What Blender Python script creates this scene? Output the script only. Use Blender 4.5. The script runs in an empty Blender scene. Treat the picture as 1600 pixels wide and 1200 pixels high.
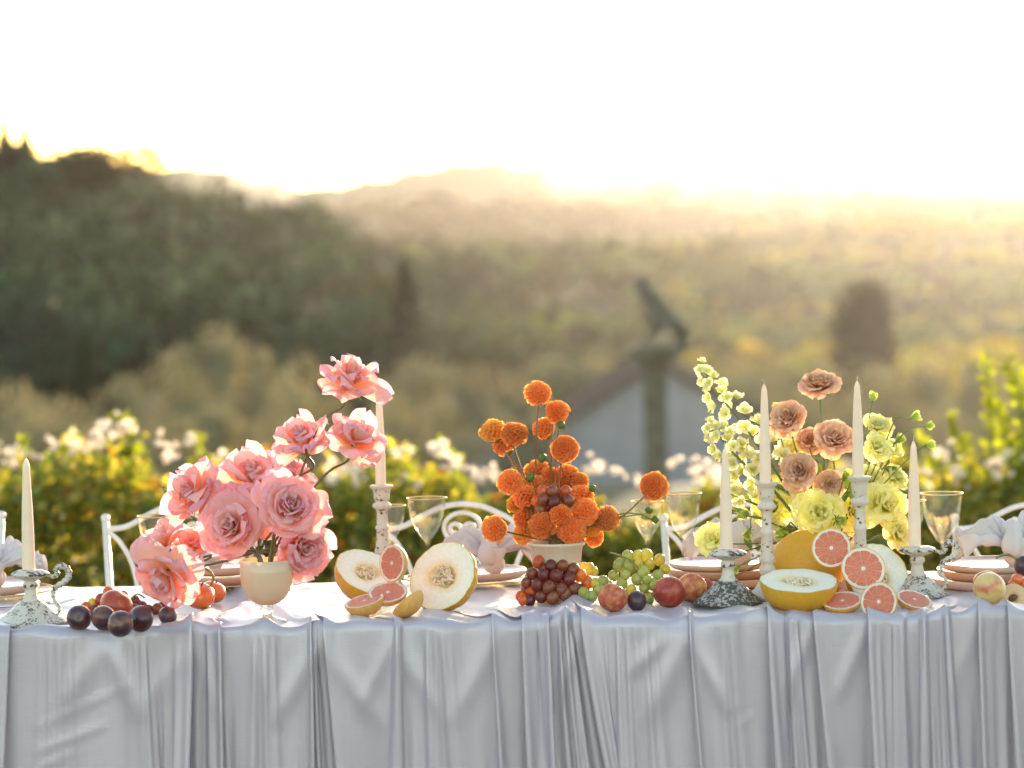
import bpy, math, random
import numpy as np
from mathutils import Vector, Matrix, Euler, noise

# ------------------------------------------------------------------ camera, world, sun, exposure
scene = bpy.context.scene
COL = scene.collection
FPX = 4900.0                       # focal length in pixels of the 1600 px wide picture
CAM_Z = 1.577
PITCH = math.atan(250.0 / FPX)
ROLL = math.radians(-1.05)
cam_d = bpy.data.cameras.new('camera')
cam = bpy.data.objects.new('camera', cam_d)
COL.objects.link(cam)
cam.location = (0, 0, CAM_Z)
RC = Matrix.Rotation(math.pi / 2 - PITCH, 3, 'X') @ Matrix.Rotation(ROLL, 3, 'Z')
cam.rotation_euler = RC.to_euler()
cam_d.sensor_width = 36.0
cam_d.lens = 36.0 * FPX / 1600.0
cam_d.clip_start = 0.1
cam_d.clip_end = 12000
cam_d.dof.use_dof = True
cam_d.dof.focus_distance = 6.72
cam_d.dof.aperture_fstop = 3.1
scene.camera = cam

SUN_EL, SUN_AZ = math.radians(3.9), math.radians(11.3)
world = bpy.data.worlds.new("World")
scene.world = world
world.use_nodes = True
wn = world.node_tree
bg = wn.nodes['Background']
sky = wn.nodes.new('ShaderNodeTexSky')
sky.sky_type = 'NISHITA'
sky.sun_disc = False
sky.sun_elevation = SUN_EL
sky.sun_rotation = SUN_AZ
sky.altitude = 200
sky.air_density = 0.8
sky.dust_density = 0.3
sky.ozone_density = 0.4
bg.inputs['Strength'].default_value = 0.15
wn.links.new(sky.outputs[0], bg.inputs['Color'])

sun_d = bpy.data.lights.new('sun', 'SUN')
sun_d.energy = 2.0
sun_d.angle = math.radians(0.5)
sun_d.color = (1.0, 0.80, 0.56)
sun = bpy.data.objects.new('sun', sun_d)
COL.objects.link(sun)
SUN_DIR = Vector((math.sin(SUN_AZ) * math.cos(SUN_EL), math.cos(SUN_AZ) * math.cos(SUN_EL), math.sin(SUN_EL)))
sun.rotation_euler = SUN_DIR.to_track_quat('Z', 'Y').to_euler()
sun.location = (3, 10, 6)

scene.view_settings.view_transform = 'Standard'
scene.view_settings.look = 'None'
scene.view_settings.gamma = 1.0
scene.view_settings.use_curve_mapping = False
scene.view_settings.exposure = 2.6
scene.render.engine = 'CYCLES'
cy = scene.cycles
cy.use_denoising = True
cy.max_bounces = 10
cy.transmission_bounces = 8
cy.transparent_max_bounces = 12
cy.volume_bounces = 0
cy.caustics_refractive = False
cy.caustics_reflective = False
cy.sample_clamp_indirect = 6.0

# ------------------------------------------------------------------ placing helpers
def ray(px, py):
    d = RC @ Vector(((px - 800) / FPX, (600 - py) / FPX, -1.0))
    return d
def at(px, py, Y):
    d = ray(px, py)
    return Vector((0, 0, CAM_Z)) + d * (Y / d.y)
def on(px, py, z):
    d = ray(px, py)
    return Vector((0, 0, CAM_Z)) + d * ((z - CAM_Z) / d.z)
def S(Y): return Y / FPX
TZ = 0.757                          # cloth surface on the table
TF, TB = 6.42, 7.24                 # front and back edge of the table

# ------------------------------------------------------------------ object helpers
class MB:
    def __init__(s): s.v = []; s.f = []; s.c = []; s.col = False
    def add(s, vs, fs, cs=None):
        b = len(s.v)
        s.v.extend([tuple(p) for p in vs])
        s.f.extend([tuple(i + b for i in f) for f in fs])
        if cs is not None:
            s.col = True; s.c.extend(cs)
        else:
            s.c.extend([(0.5, 0.5, 0.5)] * len(vs))
    def mesh(s, name, smooth=True):
        me = bpy.data.meshes.new(name)
        me.from_pydata(s.v, [], s.f)
        if s.col:
            a = me.color_attributes.new('c', 'FLOAT_COLOR', 'POINT')
            arr = np.ones((len(s.v), 4), dtype=np.float32); arr[:, :3] = np.array(s.c, dtype=np.float32)
            a.data.foreach_set('color', arr.ravel())
        if smooth:
            me.polygons.foreach_set('use_smooth', [True] * len(me.polygons))
        me.update()
        return me

def npmesh(name, V, F, C=None, smooth=True):
    me = bpy.data.meshes.new(name)
    V = np.asarray(V, dtype=np.float32); F = np.asarray(F, dtype=np.int32)
    me.vertices.add(len(V)); me.vertices.foreach_set('co', V.ravel())
    k = F.shape[1]
    me.loops.add(F.size); me.loops.foreach_set('vertex_index', F.ravel())
    me.polygons.add(len(F)); me.polygons.foreach_set('loop_start', np.arange(0, F.size, k, dtype=np.int32))
    me.polygons.foreach_set('loop_total', np.full(len(F), k, dtype=np.int32))
    if C is not None:
        a = me.color_attributes.new('c', 'FLOAT_COLOR', 'POINT')
        arr = np.ones((len(V), 4), dtype=np.float32); arr[:, :3] = C
        a.data.foreach_set('color', arr.ravel())
    me.polygons.foreach_set('use_smooth', np.full(len(F), smooth, dtype=bool))
    me.update(); me.validate()
    return me

def link(name, me, m=None, parent=None, loc=None, rot=None, scl=None):
    o = bpy.data.objects.new(name, me)
    COL.objects.link(o)
    if m is not None and len(me.materials) == 0: me.materials.append(m)
    if parent is not None: o.parent = parent
    if loc is not None: o.location = loc
    if rot is not None: o.rotation_euler = rot
    if scl is not None: o.scale = (scl,) * 3 if isinstance(scl, (int, float)) else scl
    return o

def tag(o, label=None, cat=None, group=None, kind=None):
    if label: o['label'] = label
    if cat: o['category'] = cat
    if group: o['group'] = group
    if kind: o['kind'] = kind
    return o

def empty(name, loc=(0, 0, 0), label=None, cat=None, group=None):
    o = bpy.data.objects.new(name, None)
    COL.objects.link(o); o.location = loc
    o.empty_display_size = 0.05
    return tag(o, label, cat, group)

KIDS = {}
def copy_tree(o, parent=None):
    c = o.copy(); COL.objects.link(c)
    if parent is not None: c.parent = parent
    for ch in list(o.children): copy_tree(ch, c)
    return c

def orient(o, n, spin=0.0):
    q = Vector(n).normalized().to_track_quat('Z', 'Y')
    o.rotation_mode = 'QUATERNION'
    from mathutils import Quaternion
    o.rotation_quaternion = q @ Quaternion((0, 0, 1), spin)

def lathe(prof, n=40, cap=True, rib=None, colf=None):
    """prof: list of (r, z) -> verts, faces"""
    vs, fs, cs = [], [], []
    for i, (r, z) in enumerate(prof):
        for k in range(n):
            a = 2 * math.pi * k / n
            rr = r
            if rib: rr = r * rib(a, z, r)
            vs.append((rr * math.cos(a), rr * math.sin(a), z))
            if colf: cs.append(colf(a, r, z, i))
    for i in range(len(prof) - 1):
        for k in range(n):
            k2 = (k + 1) % n
            fs.append((i * n + k, i * n + k2, (i + 1) * n + k2, (i + 1) * n + k))
    return vs, fs, (cs if colf else None)

def tube(pts, rad, n=8, closed=False):
    pts = [Vector(p) for p in pts]
    m = len(pts)
    rads = rad if isinstance(rad, (list, tuple)) else [rad] * m
    vs, fs = [], []
    up = Vector((0.13, 0.2, 1)).normalized()
    prevn = None
    for i in range(m):
        t = (pts[min(i + 1, m - 1)] - pts[max(i - 1, 0)])
        if t.length < 1e-9: t = Vector((0, 0, 1))
        t.normalize()
        if prevn is None:
            nn = t.cross(up)
            if nn.length < 1e-3: nn = t.cross(Vector((1, 0, 0)))
        else:
            nn = prevn - t * prevn.dot(t)
            if nn.length < 1e-6: nn = t.cross(up)
        nn.normalize(); prevn = nn
        b = t.cross(nn)
        for k in range(n):
            a = 2 * math.pi * k / n
            vs.append(pts[i] + (nn * math.cos(a) + b * math.sin(a)) * rads[i])
    for i in range(m - 1):
        for k in range(n):
            k2 = (k + 1) % n
            fs.append((i * n + k, i * n + k2, (i + 1) * n + k2, (i + 1) * n + k))
    fs.append(tuple(range(n - 1, -1, -1)))
    fs.append(tuple(range((m - 1) * n, m * n)))
    return vs, fs

def spline(pts, k=6):
    """Catmull-Rom through pts"""
    P = [Vector(p) for p in pts]
    P = [P[0] * 2 - P[1]] + P + [P[-1] * 2 - P[-2]]
    out = []
    for i in range(1, len(P) - 2):
        for j in range(k):
            t = j / k
            a, b, c, d = P[i - 1], P[i], P[i + 1], P[i + 2]
            out.append(0.5 * ((2 * b) + (c - a) * t + (2 * a - 5 * b + 4 * c - d) * t * t + (3 * b - a - 3 * c + d) * t ** 3))
    out.append(P[-2])
    return out

def box(x0, x1, y0, y1, z0, z1):
    v = [(x0, y0, z0), (x1, y0, z0), (x1, y1, z0), (x0, y1, z0), (x0, y0, z1), (x1, y0, z1), (x1, y1, z1), (x0, y1, z1)]
    f = [(0, 3, 2, 1), (4, 5, 6, 7), (0, 1, 5, 4), (1, 2, 6, 5), (2, 3, 7, 6), (3, 0, 4, 7)]
    return v, f

# ------------------------------------------------------------------ materials
def nm(name):
    m = bpy.data.materials.new(name); m.use_nodes = True
    nt = m.node_tree
    for n in list(nt.nodes): nt.nodes.remove(n)
    out = nt.nodes.new('ShaderNodeOutputMaterial')
    return m, nt, out
def N(nt, t, **kw):
    n = nt.nodes.new(t)
    for k, v in kw.items():
        if k in n.inputs: n.inputs[k].default_value = v
        else: setattr(n, k, v)
    return n
def c4(c): return (c[0], c[1], c[2], 1.0)

def mixcol(nt, fac, a, b, blend='MIX'):
    n = nt.nodes.new('ShaderNodeMix'); n.data_type = 'RGBA'; n.blend_type = blend
    for sock, val in ((n.inputs[0], fac), (n.inputs[6], a), (n.inputs[7], b)):
        if hasattr(val, 'is_linked') or hasattr(val, 'links'): nt.links.new(val, sock)
        elif isinstance(val, (tuple, list)): sock.default_value = c4(val)
        else: sock.default_value = val
    return n.outputs[2]

def pm(name, c1, c2=None, scale=20.0, rough=0.5, bump=0.0, bscale=None, sss=0.0, sssr=(0.01, 0.005, 0.003),
       transl=0.0, tcol=None, coat=0.0, attr=False, detail=4.0, stretch=(1, 1, 1), spec=0.5, metal=0.0, sheen=0.0,
       lo=0.35, hi=0.65, objrand=0.0):
    """general procedural surface: two colours mixed by noise, or the point colour 'c' where attr"""
    m, nt, out = nm(name)
    L = nt.links
    tc = N(nt, 'ShaderNodeTexCoord'); mp = N(nt, 'ShaderNodeMapping')
    mp.inputs['Scale'].default_value = stretch
    L.new(tc.outputs['Object'], mp.inputs[0])
    no = N(nt, 'ShaderNodeTexNoise', Scale=scale, Detail=detail)
    L.new(mp.outputs[0], no.inputs['Vector'])
    mr = N(nt, 'ShaderNodeMapRange'); mr.inputs[1].default_value = lo; mr.inputs[2].default_value = hi
    L.new(no.outputs['Fac'], mr.inputs[0])
    c2 = c2 or c1
    col = mixcol(nt, mr.outputs[0], c1, c2)
    if attr:
        at_ = N(nt, 'ShaderNodeVertexColor'); at_.layer_name = 'c'
        col = mixcol(nt, 1.0, at_.outputs[0], col, 'MULTIPLY')
    if objrand > 0:
        oi = N(nt, 'ShaderNodeObjectInfo')
        hs = N(nt, 'ShaderNodeHueSaturation')
        r1 = N(nt, 'ShaderNodeMapRange'); r1.inputs[3].default_value = 1 - objrand; r1.inputs[4].default_value = 1 + objrand
        L.new(oi.outputs['Random'], r1.inputs[0]); L.new(r1.outputs[0], hs.inputs['Value'])
        r2 = N(nt, 'ShaderNodeMapRange'); r2.inputs[3].default_value = .5 - objrand * .06; r2.inputs[4].default_value = .5 + objrand * .06
        L.new(oi.outputs['Random'], r2.inputs[0]); L.new(r2.outputs[0], hs.inputs['Hue'])
        L.new(col, hs.inputs['Color']); col = hs.outputs[0]
    b = N(nt, 'ShaderNodeBsdfPrincipled', Roughness=rough, Metallic=metal)
    b.inputs['Specular IOR Level'].default_value = spec
    b.inputs['Coat Weight'].default_value = coat
    b.inputs['Sheen Weight'].default_value = sheen
    L.new(col, b.inputs['Base Color'])
    if sss > 0:
        b.inputs['Subsurface Weight'].default_value = sss
        b.inputs['Subsurface Radius'].default_value = (1, sssr[1] / sssr[0], sssr[2] / sssr[0])
        b.inputs['Subsurface Scale'].default_value = sssr[0]
    sh = b.outputs[0]
    if bump > 0:
        n2 = N(nt, 'ShaderNodeTexNoise', Scale=bscale or scale * 3, Detail=5.0)
        L.new(mp.outputs[0], n2.inputs['Vector'])
        bp = N(nt, 'ShaderNodeBump', Strength=1.0, Distance=bump)
        L.new(n2.outputs['Fac'], bp.inputs['Height'])
        L.new(bp.outputs[0], b.inputs['Normal'])
    if transl > 0:
        t = N(nt, 'ShaderNodeBsdfTranslucent')
        if tcol: L.new(mixcol(nt, 1.0, col, tcol, 'MULTIPLY'), t.inputs[0])
        else: L.new(col, t.inputs[0])
        mx = N(nt, 'ShaderNodeMixShader'); mx.inputs[0].default_value = transl
        L.new(sh, mx.inputs[1]); L.new(t.outputs[0], mx.inputs[2]); sh = mx.outputs[0]
    L.new(sh, out.inputs['Surface'])
    return m

# ================================================================== TERRAIN
rng = np.random.default_rng(5)
PR = [(0, 0), (11.5, 0), (13, -.12), (16, -.7), (20, -1.4), (40, -3.2), (70, -5.6), (110, -7.6), (200, -12.0), (300, -14), (360, -13), (430, -10.5), (520, -7.4), (600, -8),
      (750, -10), (1000, -7), (1300, 0), (1700, 17), (2100, 12), (9000, 8)]
PRr = np.array([p[0] for p in PR], float); PRz = np.array([p[1] for p in PR], float)
def sm(t): t = np.clip(t, 0, 1); return t * t * (3 - 2 * t)
def terrain(x, y):
    x = np.asarray(x, float); y = np.asarray(y, float)
    r = np.hypot(x, y); a = np.arctan2(x, np.maximum(y, 1e-6)); a = np.where(y <= 0, np.sign(x) * 1.57, a)
    px = 800 + np.tan(np.clip(a, -1.2, 1.2)) * FPX
    z = np.interp(np.log(r + 1), np.log(PRr + 1), PRz)
    # left wooded hill
    hx = np.array([-3000, -400, 0, 100, 200, 300, 400, 500, 600, 700, 790, 880]); hz = np.array([25, 19, 14.6, 14.0, 10.4, 9.2, 7.6, 5.2, 1.2, .1, 0, 0])
    h = np.interp(px, hx, hz)
    bump = sm((r - 170) / 160) * (1 - sm((r - 380) / 180))
    z = z + h * bump
    # right golden rise
    h2 = np.interp(px, [1080, 1180, 1300, 1400, 1600, 2200, 4000], [0, 6, 9.5, 10.5, 10.5, 14, 10])
    rt = sm((px - 1080) / 160); z = z - rt * np.maximum(0, z + 11.5) * sm((r - 340) / 60) * (1 - sm((r - 1000) / 200))
    z = z + h2 * sm((r - 420) / 300) * (1 - sm((r - 850) / 250))
    far = sm((r - 350) / 500)
    z = z + far * 1.5 * np.sin(x * .011 + 1.3) * np.sin(y * .0062 + .5) + far * 1.5 * np.sin(x * .031 + y * .013)
    # far ranges
    mh = np.interp(px, [-2000, 150, 260, 340, 420, 500, 600, 680, 760, 850, 920, 1000, 1080, 1180, 1260, 1360, 1480, 1600, 3000],
                   [20, 28, 40, 42, 26, 16, 24, 36, 44, 38, 22, 27, 32, 25, 34, 40, 34, 32, 40])
    fm = sm((r - 1200) / 450)
    z = z + fm * ((mh - 28) * .5 + 12.5 + 1.0 * np.sin(px * .09) + .6 * np.sin(px * .23 + 1))
    nr = sm((r - 16) / 40) * (1 - far)
    z = z + nr * (.5 * np.sin(x * .14 + .4) * np.sin(y * .09) + .25 * np.sin(x * .41 + y * .2))
    return z
angs = np.concatenate([np.linspace(-math.pi, -.32, 60, endpoint=False), np.linspace(-.32, .32, 321), np.linspace(.32, math.pi, 61)[1:]])
rads = np.concatenate([[0.0], np.geomspace(2, 3300, 190)])
A, R_ = np.meshgrid(angs, rads)
X = R_ * np.sin(A); Yg = R_ * np.cos(A)
Z = terrain(X, Yg)
V = np.stack([X.ravel(), Yg.ravel(), Z.ravel()], 1)
na, nr_ = len(angs), len(rads)
I = np.arange(na * nr_).reshape(nr_, na)
F = np.stack([I[:-1, :-1].ravel(), I[:-1, 1:].ravel(), I[1:, 1:].ravel(), I[1:, :-1].ravel()], 1)[:, ::-1]
m_ground, nt, out = nm('grass_and_fields')
L = nt.links
geo = N(nt, 'ShaderNodeNewGeometry')
sep = N(nt, 'ShaderNodeSeparateXYZ'); L.new(geo.outputs['Position'], sep.inputs[0])
n1 = N(nt, 'ShaderNodeTexNoise', Scale=.012, Detail=6.0); L.new(geo.outputs['Position'], n1.inputs['Vector'])
n2 = N(nt, 'ShaderNodeTexNoise', Scale=.25, Detail=6.0); L.new(geo.outputs['Position'], n2.inputs['Vector'])
n3 = N(nt, 'ShaderNodeTexNoise', Scale=14.0, Detail=6.0); L.new(geo.outputs['Position'], n3.inputs['Vector'])
cr = N(nt, 'ShaderNodeValToRGB'); L.new(n1.outputs['Fac'], cr.inputs[0])
cr.color_ramp.elements[0].position = .38; cr.color_ramp.elements[0].color = (.05, .06, .022, 1)
cr.color_ramp.elements[1].position = .62; cr.color_ramp.elements[1].color = (.15, .125, .05, 1)
e = cr.color_ramp.elements.new(.5); e.color = (.09, .085, .03, 1)
c2 = mixcol(nt, n2.outputs['Fac'], cr.outputs[0], (.05, .055, .02))
c3 = mixcol(nt, n3.outputs['Fac'], (.02, .035, .008), c2)
b = N(nt, 'ShaderNodeBsdfPrincipled', Roughness=.9); L.new(c3, b.inputs['Base Color']); b.inputs['Specular IOR Level'].default_value = .2
L.new(b.outputs[0], out.inputs[0])
g = link('ground', npmesh('ground', V, F), m_ground)
tag(g, 'green and straw coloured land falling into a valley and rising to far hills', kind='structure')

# ------------------------------------------------------------------ haze
hz = MB(); hz.add(*box(-2600, 2600, -60, 3400, -60, 60))
hm, nt, out = nm('haze_air')
pv = N(nt, 'ShaderNodeVolumePrincipled')
pv.inputs['Color'].default_value = (.93, .87, .84, 1)
pv.inputs['Density'].default_value = 3.7e-5
pv.inputs['Anisotropy'].default_value = 0.84
nt.links.new(pv.outputs[0], out.inputs['Volume'])
hzo = link('haze', hz.mesh('haze', False), hm)
tag(hzo, 'pale warm evening haze filling the valley', kind='stuff')

# ================================================================== TREES AND WOODS
m_leaf = pm('tree_foliage', (1, 1, 1), (.75, .75, .7), scale=.6, rough=.75, attr=True, transl=.28, tcol=(1.0, .9, .45), spec=.2)
m_bark = pm('bark', (.09, .065, .045), (.05, .038, .028), scale=8, rough=.9, bump=.02, stretch=(1, 1, .2))

def leaf_cloud(cent, rad, n, size, col, seed, shell=.55, colvar=.25, up=.35):
    """numpy cloud of leaf-clump quads filling ellipsoids. cent (k,3) rad (k,3)"""
    r = np.random.default_rng(seed)
    cent = np.atleast_2d(cent); rad = np.atleast_2d(rad); k = len(cent)
    idx = r.integers(0, k, n)
    d = r.normal(size=(n, 3)); d /= np.linalg.norm(d, axis=1, keepdims=True)
    rr = shell + (1 - shell) * r.random(n) ** .6
    rr *= 1 + .12 * r.normal(size=n)
    P = cent[idx] + d * rad[idx] * rr[:, None]
    nrm = d + r.normal(size=(n, 3)) * .7; nrm /= np.linalg.norm(nrm, axis=1, keepdims=True)
    t = np.cross(nrm, r.normal(size=(n, 3))); t /= np.linalg.norm(t, axis=1, keepdims=True)
    bt = np.cross(nrm, t)
    s = size * (.55 + .9 * r.random(n))[:, None]
    q = np.stack([P - t * s, P - bt * s * .6 + nrm * s * .15, P + t * s, P + bt * s * .6], 1).reshape(-1, 3)
    F = np.arange(n * 4).reshape(n, 4)
    cl = np.array(col)[None] * (1 + colvar * (r.random((n, 1)) * 2 - 1)) * (1 + .12 * r.normal(size=(n, 3)) * np.array([1, .4, .8]))
    C = np.repeat(np.clip(cl, .004, 1), 4, 0)
    return q, F, C

def join(parts):
    Vs, Fs, Cs, b = [], [], [], 0
    for v, f, c in parts:
        Vs.append(v); Fs.append(f + b); Cs.append(c); b += len(v)
    return np.concatenate(Vs), np.concatenate(Fs), np.concatenate(Cs)

def trunk_mesh(h, r, seed, limbs=5):
    rr = random.Random(seed); mb = MB()
    pts = [(0, 0, -.5)] + [(rr.uniform(-.06, .06) * h * i / 4, rr.uniform(-.06, .06) * h * i / 4, h * i / 4) for i in range(1, 5)]
    sp = spline([pts[0]] + pts[1:], 3)
    mb.add(*tube(sp, [r * (1.25 - .8 * i / len(sp)) for i in range(len(sp))], 8))
    for k in range(limbs):
        a = rr.uniform(0, 6.28); z = h * rr.uniform(.45, .9); l = h * rr.uniform(.4, .75)
        p0 = Vector((0, 0, z)); p2 = p0 + Vector((math.cos(a) * l * .8, math.sin(a) * l * .8, l * .7)); p1 = (p0 + p2) / 2 + Vector((0, 0, -l * .08))
        mb.add(*tube(spline([p0, p1, p2], 3), [r * .5, r * .45, r * .38, r * .3, r * .22, r * .15, r * .1], 6))
    return mb.mesh('trunk')

TREE_KINDS = {}
def tree_meshes(kind, seed):
    key = (kind, seed)
    if key in TREE_KINDS: return TREE_KINDS[key]
    r = np.random.default_rng(seed * 17 + len(kind))
    if kind == 'olive_tree':      # height about 1 unit = 4 m
        k = 9
        k = 13
        cen = np.stack([r.normal(0, .95, k), r.normal(0, .95, k), .9 + r.random(k) * 2.5], 1)
        cen[0] = (0, 0, 3.5)
        rad = (.6 + .45 * r.random((k, 1))) * np.array([[1, 1, .95]])
        q = leaf_cloud(cen, rad, 3200, .10, (.32, .28, .19), seed, .5, .4)
        tm = trunk_mesh(1.9, .2, seed, 5)
    elif kind == 'cypress_tree':
        k = 14; z = np.linspace(.6, 8.2, k)
        w = .95 * np.sin(np.clip((z + 1.2) / 9.8, 0, 1) * math.pi) ** .7
        cen = np.stack([r.normal(0, .06, k), r.normal(0, .06, k), z], 1)
        rad = np.stack([w, w, np.full(k, .75)], 1)
        q = leaf_cloud(cen, rad, 5200, .13, (.010, .022, .009), seed, .75, .3)
        tm = trunk_mesh(2.2, .16, seed, 0)
    elif kind == 'round_cypress':
        k = 12; z = np.linspace(.6, 5.4, k)
        w = np.where(z > 4.2, 1.35 * np.sqrt(np.clip(1 - ((z - 4.2) / 1.9) ** 2, .1, 1)), 1.2 + .15 * z / 4.2)
        cen = np.stack([r.normal(0, .08, k), r.normal(0, .08, k), z], 1)
        q = leaf_cloud(cen, np.stack([w, w, np.full(k, .8)], 1), 5200, .13, (.04, .038, .014), seed, .8, .25)
        tm = trunk_mesh(1.5, .2, seed, 0)
    elif kind == 'conifer_tree':
        k = 12; z = np.linspace(.8, 6.6, k); w = 2.0 * (1 - (z / 8.0)) + .25
        cen = np.stack([r.normal(0, .2, k), r.normal(0, .2, k), z], 1)
        q = leaf_cloud(cen, np.stack([w, w, np.full(k, .8)], 1), 4200, .16, (.028, .042, .016), seed, .6, .3)
        tm = trunk_mesh(3, .2, seed, 0)
    elif kind == 'pine_tree':
        k = 8
        an = r.random(k) * 6.28; rr = .6 + 1.7 * r.random(k)
        cen = np.stack([np.cos(an) * rr, np.sin(an) * rr, 4.6 + r.random(k) * 2.0], 1)
        rad = np.stack([.9 + .6 * r.random(k), .9 + .6 * r.random(k), .45 + .35 * r.random(k)], 1)
        q = leaf_cloud(cen, rad, 3200, .14, (.055, .052, .03), seed, .4, .3)
        tm = trunk_mesh(4.6, .2, seed, 7)
    elif kind == 'golden_tree':
        k = 14
        cen = np.stack([r.normal(0, 1.2, k), r.normal(0, 1.2, k), 1.8 + r.random(k) * 3.6], 1)
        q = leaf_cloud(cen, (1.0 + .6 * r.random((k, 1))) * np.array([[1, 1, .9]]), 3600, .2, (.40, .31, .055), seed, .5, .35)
        tm = trunk_mesh(3.0, .22, seed, 6)
    else:                         # broadleaf
        k = 12
        cen = np.stack([r.normal(0, 1.3, k), r.normal(0, 1.3, k), 3.0 + r.random(k) * 2.6], 1)
        rad = (1.0 + .7 * r.random((k, 1))) * np.array([[1, 1, .85]])
        q = leaf_cloud(cen, rad, 3600, .17, (.085, .075, .03), seed, .5, .35)
        tm = trunk_mesh(3.0, .22, seed, 6)
    tm.materials.append(m_bark)
    cm = npmesh('crown', q[0], q[1], q[2], False); cm.materials.append(m_leaf)
    TREE_KINDS[key] = (tm, cm)
    return TREE_KINDS[key]

def plant(kind, px, py_top, Y, H, label, group, seed, wid=1.0, cat='tree'):
    """tree of unit height H (mesh units) whose top shows at px, py_top when it stands at distance Y on the land"""
    p = at(px, py_top, Y); gz = float(terrain(p.x, Y))
    gz = min(gz, p.z - 1.0)
    s = (p.z - gz) / H
    o = empty(kind, (p.x, Y, gz), label, cat, group)
    tm, cm = tree_meshes(kind, seed)
    rz = seed * 2.4 + px * .01
    o.rotation_euler = (0, 0, rz)
    o.scale = (s * wid, s * wid, s)
    link('trunk', tm, None, o); link('crown', cm, None, o)
    return o

plant('cypress_tree', 629, 402, 200, 8.9, 'tall narrow dark cypress standing alone in the valley left of centre', None, 1, 1.0)
plant('cypress_tree', 668, 440, 330, 8.9, 'smaller hazy cypress just right of the tall dark cypress', None, 2, .85)
plant('conifer_tree', 127, 520, 120, 7.4, 'dark pointed conifer rising behind the olives above the left candle', None, 1, .62)
plant('conifer_tree', 300, 462, 190, 7.4, 'dark broad conifer at the foot of the wooded hill above the pink roses', None, 2, .62)
plant('broadleaf_tree', 548, 440, 230, 6.2, 'dark rounded tree left of the tall narrow cypress', None, 7, .65)
plant('round_cypress', 1348, 440, 170, 6.1, 'round topped dark bushy cypress in the golden haze on the right', None, 1, .85)
plant('pine_tree', 158, 196, 292, 7.2, 'umbrella pine with open branches on the skyline of the left hill', None, 3, 1.0)
plant('cypress_tree', 6, 172, 296, 8.9, 'leftmost small cypress on the skyline of the hill', None, 3, .8)
plant('cypress_tree', 38, 184, 296, 8.9, 'second small cypress on the skyline between the pine and the picture edge', None, 4, .8)
OLG = 'olive trees across the near valley'
ol = [(20, 590, 95), (95, 620, 88), (190, 575, 100), (262, 560, 108), (345, 505, 120), (405, 540, 112), (455, 590, 100), (60, 640, 75), (150, 650, 80),
      (250, 640, 78), (340, 620, 85), (520, 610, 100), (610, 605, 92), (640, 560, 125), (715, 560, 120), (790, 580, 118), (860, 545, 130), (690, 620, 90),
      (930, 545, 135), (985, 570, 140), (1090, 560, 135), (1150, 560, 125), (1210, 555, 130), (1290, 560, 120), (1380, 565, 125), (1450, 560, 118),
      (1530, 555, 125), (1590, 570, 110), (1240, 610, 95), (1340, 620, 90), (1470, 625, 92), (1560, 640, 85), (560, 650, 80), (450, 645, 78), (780, 640, 95), (840,640,95)]
ORD = ['highest', 'second highest', 'third highest', 'fourth highest', 'fifth highest']
def land_labels(tr, marks, head):
    idx = {}
    for i, t in enumerate(tr):
        m_ = min(marks, key=lambda q: abs(q[0] - t[0])); idx.setdefault(m_[1], []).append(i)
    out_ = [''] * len(tr)
    for nm_, l in idx.items():
        l.sort(key=lambda i: tr[i][1])
        for k, i in enumerate(l): out_[i] = head + ' ' + nm_ + (', the %s of them' % ORD[k] if len(l) > 1 else '')
    return out_
oll = land_labels(ol, [(40, 'above the leftmost candle'), (110, 'above the left end of the hedge'), (190, 'above the white blossoms'), (255, 'right of the white blossoms'), (300, 'above the leftmost upper rose'), (345, 'above the dark plums'), (410, 'above the pale cluster rose'), (455, 'left of the topmost rose'),
    (525, 'behind the topmost rose'), (600, 'behind the candle by the roses'), (650, 'right of the tall cypress'), (700, 'above the largest cut melon'), (780, 'left of the topmost dahlia'), (850, 'behind the topmost dahlia'), (930, 'left of the stone pillar'), (985, 'beside the stone pillar'),
    (1090, 'behind the spike tip'), (1150, 'behind the long spike'), (1210, 'behind the middle candle tip'), (1260, 'behind the highest taupe rose'), (1340, 'behind the bent candle wick'), (1380, 'under the round cypress'), (1460, 'above the right goblet'), (1540, 'behind the tall yellow shoots'), (1590, 'at the right picture edge')], 'grey-gold olive tree')
for i, (x, y, D) in enumerate(ol):
    plant('olive_tree', x, y, D, 4.3, oll[i], OLG, i % 6, (.80 + .15 * math.sin(i * 2.1)), 'tree')
GG = 'golden trees on the right hillside'
go = [(1165, 345, 420), (1190, 352, 430), (1262, 362, 380), (1290, 358, 390), (1360, 350, 330), (1400, 338, 320), (1445, 343, 320), (1500, 345, 310),
      (1550, 350, 300), (1600, 348, 300), (1330, 375, 300), (1430, 385, 270), (1520, 395, 260), (1590, 400, 250), (1240, 400, 300), (1290, 430, 260),
      (1460, 440, 220), (1560, 450, 215), (1420, 490, 180), (1500, 505, 175), (1590, 500, 180), (1190, 430, 270), (1130, 440, 300), (1230, 480, 200), (1160, 500, 190)]
gl = land_labels(go, [(1130, 'above the long flower spike'), (1165, 'left on the far skyline'), (1195, 'above the middle candle'), (1240, 'above the taupe roses'), (1290, 'left of the round cypress'), (1335, 'above the round cypress'), (1365, 'on the skyline above the cypress'),
    (1400, 'right above the round cypress'), (1430, 'right of the round cypress'), (1460, 'above the right hand goblet'), (1500, 'left of the tall yellow shoots'), (1525, 'above the tall yellow shoots'), (1555, 'above the right end of the hedge'), (1595, 'at the right picture edge')], 'sunlit golden tree')
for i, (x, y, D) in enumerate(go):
    plant('golden_tree', x, y - 6, 330 + (D - 150) * 1.5, 6.2, gl[i], GG, i % 5, 1.0 + .2 * math.sin(i * 1.7))

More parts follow.
